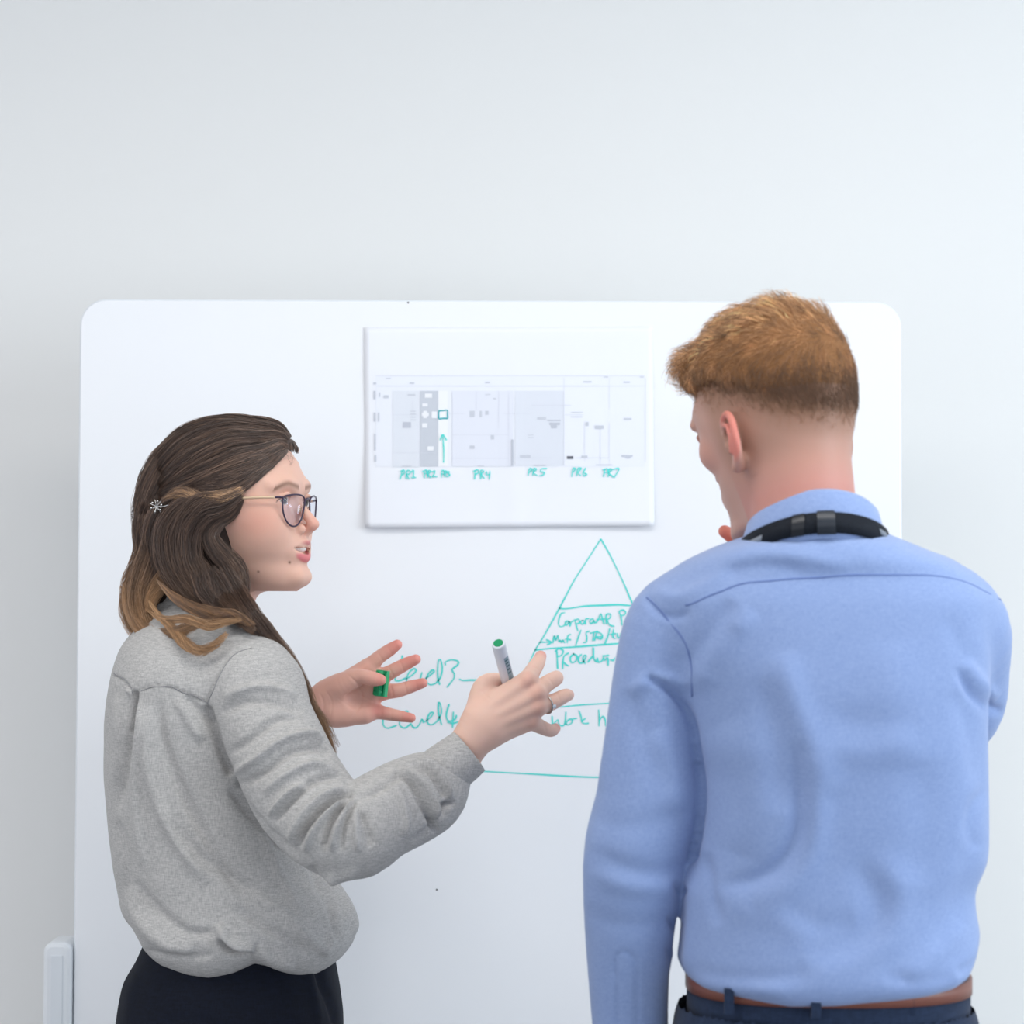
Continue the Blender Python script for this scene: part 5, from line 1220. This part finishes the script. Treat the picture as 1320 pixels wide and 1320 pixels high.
# shirt --------------------------------------------------------------------
M_shirt = fabric('blue_shirt_cloth', (142, 163, 206), (128, 150, 196), 1100, 160, 0.8, 0.25, .00015)
M_seamb = mat('blue_seam', (104, 124, 176), 0.9, 0.1)
k6 = lambda *p: [(720 + a/2.0625, 680 + b_/2.0625) for a, b_ in p]
def shirt():
    S = Sdf((Q(728, 1000)[0], YM-.21, Q(1000, 1425)[2]), (Q(1350, 1000)[0], YM+.31, Q(1000, 668)[2]), .0036)
    rows = [(676, 990, 1112, .055, 2.0), (690, 962, 1140, .075, 2.0), (706, 918, 1182, .096, 2.1), (725, 885, 1225, .108, 2.2), (748, 862, 1255, .116, 2.3), (780, 845, 1272, .124, 2.4), (830, 850, 1272, .130, 2.4), (890, 872, 1270, .134, 2.4),
            (950, 886, 1268, .134, 2.4), (1000, 896, 1268, .131, 2.4), (1050, 896, 1268, .129, 2.4), (1100, 890, 1267, .127, 2.4), (1150, 881, 1252, .127, 2.4), (1210, 878, 1262, .131, 2.4), (1252, 874, 1276, .136, 2.4), (1310, 880, 1270, .136, 2.4), (1330, 884, 1266, .134, 2.4)]
    zs = []; tab = []
    for (py, xl, xr, b, n) in rows:
        a = Q(xl, py); c = Q(xr, py); zs.append(a[2]); xc = .5*(a[0]+c[0]); tab.append([xc, c[0]-xc, xc-a[0], YM + np.interp(py, [676, 706, 748], [-.028, -.016, 0]), b, n])
    S.loft(zs, tab)
    hem = np.array([(850, 1250), (868, 1258), (878, 1276), (895, 1285), (940, 1290), (1020, 1299), (1080, 1297), (1130, 1292), (1200, 1286), (1240, 1280), (1262, 1271), (1276, 1256), (1290, 1240)], float)
    b = S.blk((Q(840, 1000)[0], YM-.2, Q(1000, 1345)[2]), (Q(1300, 1000)[0], YM+.2, Q(1000, 1180)[2]), 0); sl, X_, Y_, Z_ = b
    pxx, _ = PX(np.stack([X_.ravel(), np.full(X_.size, YM-.13), np.full(X_.size, 1.0)], 1))
    hz = np.array([Q(a, c, -.1)[2] for a, c in zip(pxx, np.interp(pxx, hem[:, 0], hem[:, 1]))])
    k = .030; d = (hz[:, None, None] - Z_) * np.ones_like(Y_); a_ = S.D[sl]; q = np.maximum(k - np.abs(a_ - d), 0)/k
    S.D[sl] = np.maximum(a_, d) + q*q*k*.25
    c = lambda px, py, dy, r1, r2: (*Q(px, py, dy), r1, r2)
    S.tube([c(905, 780, 0, .062, .048), c(866, 808, 0, .062, .050), c(846, 870, -.004, .056, .047), c(840, 950, -.008, .052, .050), c(836, 1030, -.010, .052, .056), c(820, 1090, -.010, .051, .055), c(813, 1150, -.004, .049, .0515), c(810, 1210, .006, .046, .0478), c(811, 1290, .02, .042, .0432), c(813, 1345, .03, .040, .040), c(814, 1396, .045, .036, .036)], (0, -1, 0), k=.016)
    S.tube([c(1195, 775, 0, .06, .05), c(1238, 806, .012, .06, .052), c(1243, 860, .05, .052, .050), c(1236, 915, .10, .048, .048), c(1190, 950, .2, .048, .048), c(1130, 892, .2, .044, .044), c(1065, 828, .175, .036, .036)], (0, -1, 0), k=.016)
    V, Fc = S.mesh(1)
    L = [(k6((230,395),(300,435),(345,500),(365,590),(378,700),(370,800),(350,900)), 5, -9, 's'),
     (k6((590,330),(620,440),(670,560),(735,720)), 20, 5.5), (k6((540,400),(570,540),(590,660),(600,760)), 18, -3.5),
     (k6((628,560),(642,700),(632,820),(590,890),(520,935),(420,955)), 11, -6.5), (k6((670,600),(688,750),(672,870),(620,950),(520,1000)), 17, 5), (k6((440,520),(500,640),(520,760),(480,870)), 34, 5),
     (k6((385,860),(400,930),(405,980),(430,1060)), 9, -4), (k6((345,900),(352,1000),(345,1100),(330,1200)), 8, 4),
     (k6((190,450),(235,408),(300,405),(355,425)), 9, 5), (k6((170,430),(200,500),(250,600),(290,720)), 18, -3), (k6((320,370),(370,320),(420,250),(460,190)), 13, -3.5), (k6((350,430),(410,370),(460,290),(520,220)), 14, 4), (k6((470,260),(440,330),(400,400)), 12, -2.5),
     (k6((230,180),(262,222),(310,238),(350,222)), 5, -4), (k6((250,165),(310,185),(380,160),(460,110)), 9, 3.5), (k6((420,92),(520,68),(640,76),(780,108)), 11, 3), (k6((430,122),(540,100),(660,112)), 8, -2.5), (k6((900,40),(1000,60),(1100,115)), 9, -2.5), (k6((930,22),(1040,45),(1130,105)), 8, 2.5),
     (k6((1060,370),(1100,440),(1150,482),(1190,487)), 6, -7), (k6((1085,350),(1125,415),(1170,455)), 8, 5), (k6((1060,430),(1100,560),(1125,700)), 15, -4), (k6((1150,680),(1105,740),(1095,810),(1120,860)), 9, -4), (k6((1030,230),(1080,330),(1130,400)), 13, -2.5),
     (k6((720,500),(830,520),(960,505)), 18, -1.8), (k6((700,580),(820,600),(960,570)), 18, 1.8), (k6((880,300),(900,480),(930,640)), 34, 3), (k6((960,620),(985,800),(960,950)), 28, -3.5),
     (k6((780,880),(840,980),(840,1050),(780,1110),(660,1150)), 20, -4), (k6((850,860),(910,970),(890,1080),(800,1150),(640,1190)), 20, 4), (k6((600,1020),(700,1060),(790,1050)), 15, -2), (k6((330,1160),(430,1195),(560,1200),(700,1180)), 12, -2.5), (k6((330,1215),(470,1225),(620,1235)), 9, 3), (k6((430,1010),(560,1030),(680,1080)), 20, 2.5),
     (k6((1000,1130),(1050,1030),(1085,930),(1090,830)), 16, -3.5), (k6((920,1200),(1010,1130),(1080,1050)), 15, 3.5), (k6((1060,1190),(1110,1165),(1155,1170)), 8, -3.5), (k6((860,1195),(960,1208),(1060,1192)), 10, -2.5),
     (k6((60,740),(140,790),(240,790),(330,760)), 17, -2.2), (k6((90,860),(180,905),(270,915),(340,895)), 12, -3), (k6((80,915),(170,950),(270,958),(340,930)), 12, 3), (k6((60,1010),(130,1050),(230,1055),(310,1030)), 14, -2.2), (k6((300,940),(325,970),(350,960)), 5, -4), (k6((296,1030),(312,1060),(330,1050)), 5, -4), (k6((292,1110),(305,1150),(322,1160)), 5, -3),
     (k6((155,1345),(152,1220),(150,1150),(178,1130),(205,1155),(210,1240),(212,1345)), 1.8, -2.2, 's'), (k6((250,540),(300,640),(320,760)), 18, 4), (k6((60,860),(75,960),(80,1080)), 14, 2), (k6((120,420),(110,560),(90,700)), 22, 3)]
    V = folds(V, Fc, [(l[0], l[1], l[2]*1.0, *l[3:]) for l in L])
    N = normals(V, Fc); return V + N * (.0016 * noise3(V, 22, 9))[:, None], Fc
sv, sf = shirt(); ob_shirt = mesh_obj('shirt', sv, sf, M_shirt, man)
ns_ = normals(sv, sf)
for pts in (k6((335,212),(400,180),(480,150),(620,135),(800,128),(950,122),(1080,142),(1180,190)), k6((232,182),(265,218),(330,300),(352,380),(350,450))): seam('seam', sv, ns_, pts, M_seamb, ob_shirt, r=.0009)
# collar leaf and neck strap, both tilted rings that rise at the nape
CN = Q(1043, 690, -.030)
def ringpt(phi, rx, ry, h):
    """phi 0 = nape (towards the camera), positive to the right"""
    t = (1 - math.cos(phi)) * .5
    return CN + arr(math.sin(phi)*rx + .004, -math.cos(phi)*ry, h - .036*t + .004*math.sin(phi) - .010*(math.sin(phi)**2))
def ringband(name, rows, m, parent, n=72, a0=-180, a1=180, thick=.0015):
    V = []; k = len(rows); ph = np.radians(np.linspace(a0, a1, n+1))
    for inn in (0, 1):
        for (rx, ry, h) in rows:
            for p in ph: V.append(ringpt(p, rx - inn*thick, ry - inn*thick, h))
    Fc = []; m_ = n+1
    for inn in (0, 1):
        for r in range(k-1):
            for i in range(n):
                a = inn*k*m_ + r*m_ + i; f = (a, a+1, a+m_+1, a+m_); Fc.append(f if inn == 0 else f[::-1])
    for i in range(n):
        Fc.append((i, i+k*m_, i+1+k*m_, i+1)); a = (k-1)*m_; Fc.append((a+i, a+i+1, a+i+1+k*m_, a+i+k*m_))
    return mesh_obj(name, V, Fc, m, parent)
ringband('collar_stand', [(.060, .056, -.005), (.060, .056, .044)], M_shirt, ob_shirt)
ringband('collar', [(.0635, .0570, .0455), (.0670, .0600, .0475), (.0710, .0635, .0440), (.0780, .0700, .020), (.0850, .0770, -.006)], M_shirt, ob_shirt, a0=-165, a1=165)
M_black = fabric('black_webbing', (26, 32, 42), (16, 20, 28), 1500, 300, .7, 0, .0002)
lan = empty('lanyard', CN + arr(0, -.08, .02)); tag(lan, 'black lanyard strap worn round the neck over the blue collar of the man', 'lanyard')
ringband('strap', [(.0812, .0745, .0225), (.0872, .0795, .000)], M_black, lan, a0=-175, a1=175, thick=.0012)
ringband('buckle', [(.0828, .0760, .0240), (.0890, .0815, -.0012)], mat('black_buckle_plastic', (34, 40, 50), .35, .5), lan, n=8, a0=-4, a1=9, thick=.003)
ringband('buckle', [(.0825, .0758, .0232), (.0884, .0808, -.0006)], mat('black_buckle_dark', (22, 26, 34), .35, .5), lan, n=8, a0=-22, a1=-13, thick=.002)
ringband('printed_mark', [(.0845, .0776, .0125), (.0865, .0796, .0060)], mat('lanyard_print', (120, 128, 140), .6), lan, n=8, a0=-62, a1=-46, thick=.0006)
ringband('printed_mark', [(.0836, .0768, .0155), (.0858, .0790, .0090)], mat('lanyard_print', (120, 128, 140), .6), lan, n=8, a0=50, a1=62, thick=.0006)
# strap ends run down the chest
for s in (-1, 1):
    e0 = ringpt(s*math.radians(172), .081, .077, .010); mb = MB(); mb.tube(catmull([e0, e0 + arr(-s*.0, .022, -.05), arr(CN[0]+s*.03, YM+.148, CN[2]-.2), arr(CN[0]+s*.006, YM+.152, CN[2]-.40)], 6), .009, 8, flat=((0, 1, 0), .12)); mb.build('strap_end', M_black, lan)

# belt, trousers, shoes
M_belt = mat('tan_belt_leather', (122, 74, 62), .45, .5, bump=(200, .2, .0006)); M_navy2 = fabric('dark_navy_suit_cloth', (38, 52, 78), (28, 40, 62), 600, 90, .85, .1)
def ellband(name, py0, py1, xl, xr, dep, m, parent, extra=0.0, n=64, thick=.003):
    a = Q(xl, py0, 0); c = Q(xr, py0, 0); cx = .5*(a[0]+c[0]); rx = .5*(c[0]-a[0]) + extra; z0 = Q(1065, py0, -dep)[2]; z1 = Q(1065, py1, -dep)[2]
    V = []
    for inn in (0, 1):
        for z in (z0, z1):
            for k in range(n):
                w = 2*math.pi*k/n; cw, sw = math.cos(w), math.sin(w); e = 2/2.4
                V.append((cx + np.sign(cw)*abs(cw)**e*(rx-inn*thick), YM + np.sign(sw)*abs(sw)**e*(dep+extra-inn*thick), z))
    Fc = []
    for k in range(n):
        j = (k+1) % n; Fc += [(k, j, n+j, n+k), (2*n+k, 3*n+k, 3*n+j, 2*n+j), (k, 2*n+k, 2*n+j, j), (n+k, n+j, 3*n+j, 3*n+k)]
    return mesh_obj(name, V, Fc, m, parent)
def trousers_m():
    S = Sdf((Q(850, 1300)[0], YM-.2, .06), (Q(1290, 1300)[0], YM+.2, Q(1000, 1288)[2]), .006)
    a = Q(884, 1300); c_ = Q(1243, 1300); xc = .5*(a[0]+c_[0])
    zs = [Q(1000, 1300, -.12)[2], Q(1000, 1340, -.12)[2], .93, .88, .80]; hx = .5*(c_[0]-a[0])
    S.loft(zs, [[xc, hx, hx, YM, .118, 2.4], [xc, hx+.012, hx+.012, YM, .128, 2.4], [xc, hx+.022, hx+.022, YM, .138, 2.4], [xc, hx+.02, hx+.02, YM, .135, 2.4], [xc, hx, hx, YM, .11, 2.4]])
    for s in (-1, 1): S.chain([arr(xc+s*.078, YM, .86), arr(xc+s*.085, YM, .5), arr(xc+s*.09, YM+.01, .11)], [.095, .074, .060], k=.02)
    return S.mesh(2)
mb = MB(); a_ = Q(888, 1290, 0); c_ = Q(1245, 1290, 0); xc_ = .5*(a_[0]+c_[0]); hx_ = .5*(c_[0]-a_[0])
ring_ = [(xc_ + np.sign(math.cos(w))*abs(math.cos(w))**(2/2.4)*hx_, YM + np.sign(math.sin(w))*abs(math.sin(w))**(2/2.4)*.118) for w in np.linspace(0, 2*math.pi, 49)[:-1]]
zt_, zb_2 = Q(1000, 1262, 0)[2], Q(1000, 1330, 0)[2]
mb.add([(a, b, zt_) for a, b in ring_] + [(a, b, zb_2) for a, b in ring_], [(k, (k+1) % 48, 48+(k+1) % 48, 48+k) for k in range(48)] + [tuple(range(48)), tuple(range(48, 96))[::-1]])
mb.build('shirt_tail', M_shirt, ob_shirt)
tv, tf = trousers_m(); ob_tm = mesh_obj('trousers', tv, tf, M_navy2, man)
ellband('waistband', 1297, 1345, 886, 1247, .121, M_navy2, ob_tm)
belt = ellband('belt', 1279, 1300, 884, 1249, .1225, M_belt, man, thick=.006)
for px in (940, 1052, 1172, 1240):
    q0 = Q(px, 1276, -.128); u_ = (px-1066)/182.0; yy_ = YM - .1235*(1-min(.98, abs(u_))**2.4)**(1/2.4) - .004
    zb0 = Q(px, 1312, -.125)[2]; zb1 = Q(px, 1279, -.125)[2]; xq = Q(px, 1290, yy_-YM)[0]
    mb = MB(); mb.box((xq-.005, yy_-.001, zb0), (xq+.005, yy_+.003, zb1)); mb.build('belt_loop', M_navy2, ob_tm)
for s in (-1, 1): shoe((Q(1065, 1300)[0] + s*.095, YM+.0, 0), math.radians(90 + s*-8), 205, 40, M_shoe, man)

# short ginger hair ------------------------------------------------------------
M_ging = mat('ginger_hair_mass', (134, 94, 60), .7, .2, bump=(400, .6, .003))
def hair_m():
    S = Sdf((-130, -110, -50), (135, 110, 160), 2.2)
    S.ell((-2, 0, 30), (98.5, 78, 90)); S.ell((0, 0, 56), (92, 70, 64), k=18); S.ell((24, 0, 60), (80, 68, 64), k=14)
    S.chain([(78, -34, 82), (88, -8, 88), (90, 14, 88), (82, 38, 84)], [20, 22, 23, 20], k=20)
    S.chain([(-40, 10, 100), (0, 0, 112), (40, 10, 112)], [14, 16, 18], k=18)
    def cut(X, Y, Z): return (np.interp(X.ravel(), [-110, -80, -50, -5, 40, 110], [-28, -20, 4, 34, 50, 60])[:, None, None] + 0*Y) - Z
    S.func((-130, -110, -50), (135, 110, 160), cut, 10, 'int')
    V, Fc = S.mesh(2); N = normals(V, Fc)
    V = V + N * (2.2 * noise3(V, .13, 5, 3) * np.clip((V[:, 2]-40)/30, 0, 1))[:, None]
    return V, Fc
gv, gf = hair_m(); hair2 = mesh_obj('hair', HM.w(gv), gf, M_ging, man); hair2['label'] = 'short ginger hair, cropped sides'
def short_strands():
    r = np.random.RandomState(11); P3 = []; n_ = []; R_ = []; C_ = []
    def grow(V, N, count, mask, length, dirf, colf, lift, rad, npt=6):
        idx = np.where(mask)[0]
        if not len(idx): return
        sel = idx[r.randint(0, len(idx), count)]
        for i in sel:
            p = V[i] + r.normal(size=3)*.8; n = N[i]; d = dirf(p, n); d = d - n*(d @ n); d /= np.linalg.norm(d) + 1e-9
            L = length(p) * r.uniform(.7, 1.25); lf = lift(p); s = np.linspace(0, 1, npt)[:, None]; wv = r.normal(size=3)*.08
            pts = p - n*1.0 + (d*(s*L*(1-.2*s)) + n*(np.sin(s*2.2)*L*lf)) + wv*L*s*s
            P3.append(pts); n_.append(npt); R_.append(np.full(npt, rad)*np.linspace(1.1, .5, npt)); c = s2l(np.clip(colf(p, r.normal()), 5, 250)); C_.append(np.tile(c, (npt, 1)))
    Ng = normals(gv, gf); V = gv
    def flow(p, n):
        a = 1.1*math.sin(p[0]*.045 + p[1]*.06) + .9*math.sin(p[2]*.07 - p[1]*.05 + 1) + .8*math.sin(p[0]*.11 + p[2]*.09)
        base = arr(1.0, .45 + .35*a, .25*math.sin(a*2)) + r.normal(size=3)*.22
        base = base + arr(-.9, 0, -1.3) * np.clip((62-p[2]+max(0, p[0])*.3)/30, 0, 1)
        return base
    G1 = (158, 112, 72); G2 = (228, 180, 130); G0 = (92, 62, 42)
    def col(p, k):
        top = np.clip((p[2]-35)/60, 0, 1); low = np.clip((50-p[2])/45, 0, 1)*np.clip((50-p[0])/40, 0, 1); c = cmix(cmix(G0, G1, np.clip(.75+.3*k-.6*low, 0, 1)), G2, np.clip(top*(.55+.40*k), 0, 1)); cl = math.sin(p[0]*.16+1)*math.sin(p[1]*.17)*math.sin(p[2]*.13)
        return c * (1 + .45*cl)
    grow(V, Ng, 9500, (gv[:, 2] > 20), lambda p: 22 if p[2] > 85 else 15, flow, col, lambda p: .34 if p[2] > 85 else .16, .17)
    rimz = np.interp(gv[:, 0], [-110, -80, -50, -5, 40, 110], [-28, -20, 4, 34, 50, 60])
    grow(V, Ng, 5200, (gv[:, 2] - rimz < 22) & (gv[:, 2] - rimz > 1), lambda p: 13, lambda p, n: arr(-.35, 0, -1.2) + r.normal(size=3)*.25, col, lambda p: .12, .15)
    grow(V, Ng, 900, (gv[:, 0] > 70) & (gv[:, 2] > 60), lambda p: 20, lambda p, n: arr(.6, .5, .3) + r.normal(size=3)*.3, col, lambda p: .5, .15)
    # cropped sides and nape
    Nh = normals(mlocal, Fm); zl_ = np.interp(mlocal[:, 0], [-100, -60, -20, 20, 60], [-62, -44, -16, 0, 20])
    x_, y_, z_ = mlocal.T; side = (z_ > zl_) & (z_ < 70) & (x_ < 72) & ~((np.abs(y_) > 74) & (np.abs(x_+8) < 32) & (z_ < 8))
    w = (z_ - zl_)/55; keep = side & (r.rand(len(x_)) < np.clip(w, .03, 1)**1.6)
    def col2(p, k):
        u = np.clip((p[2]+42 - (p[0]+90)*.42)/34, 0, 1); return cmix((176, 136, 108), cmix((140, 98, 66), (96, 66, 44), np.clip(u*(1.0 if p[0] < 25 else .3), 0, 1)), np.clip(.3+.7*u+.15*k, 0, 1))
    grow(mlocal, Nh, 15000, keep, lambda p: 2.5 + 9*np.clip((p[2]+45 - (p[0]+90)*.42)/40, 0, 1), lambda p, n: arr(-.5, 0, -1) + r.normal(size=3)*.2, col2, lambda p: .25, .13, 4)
    return HM.w(np.vstack(P3)), n_, np.concatenate(R_)*.001, np.vstack(C_)
M_gh = hair_mat('ginger_hair_strand', .45)
strands_obj('hair_strands', *short_strands(), M_gh, hair2)
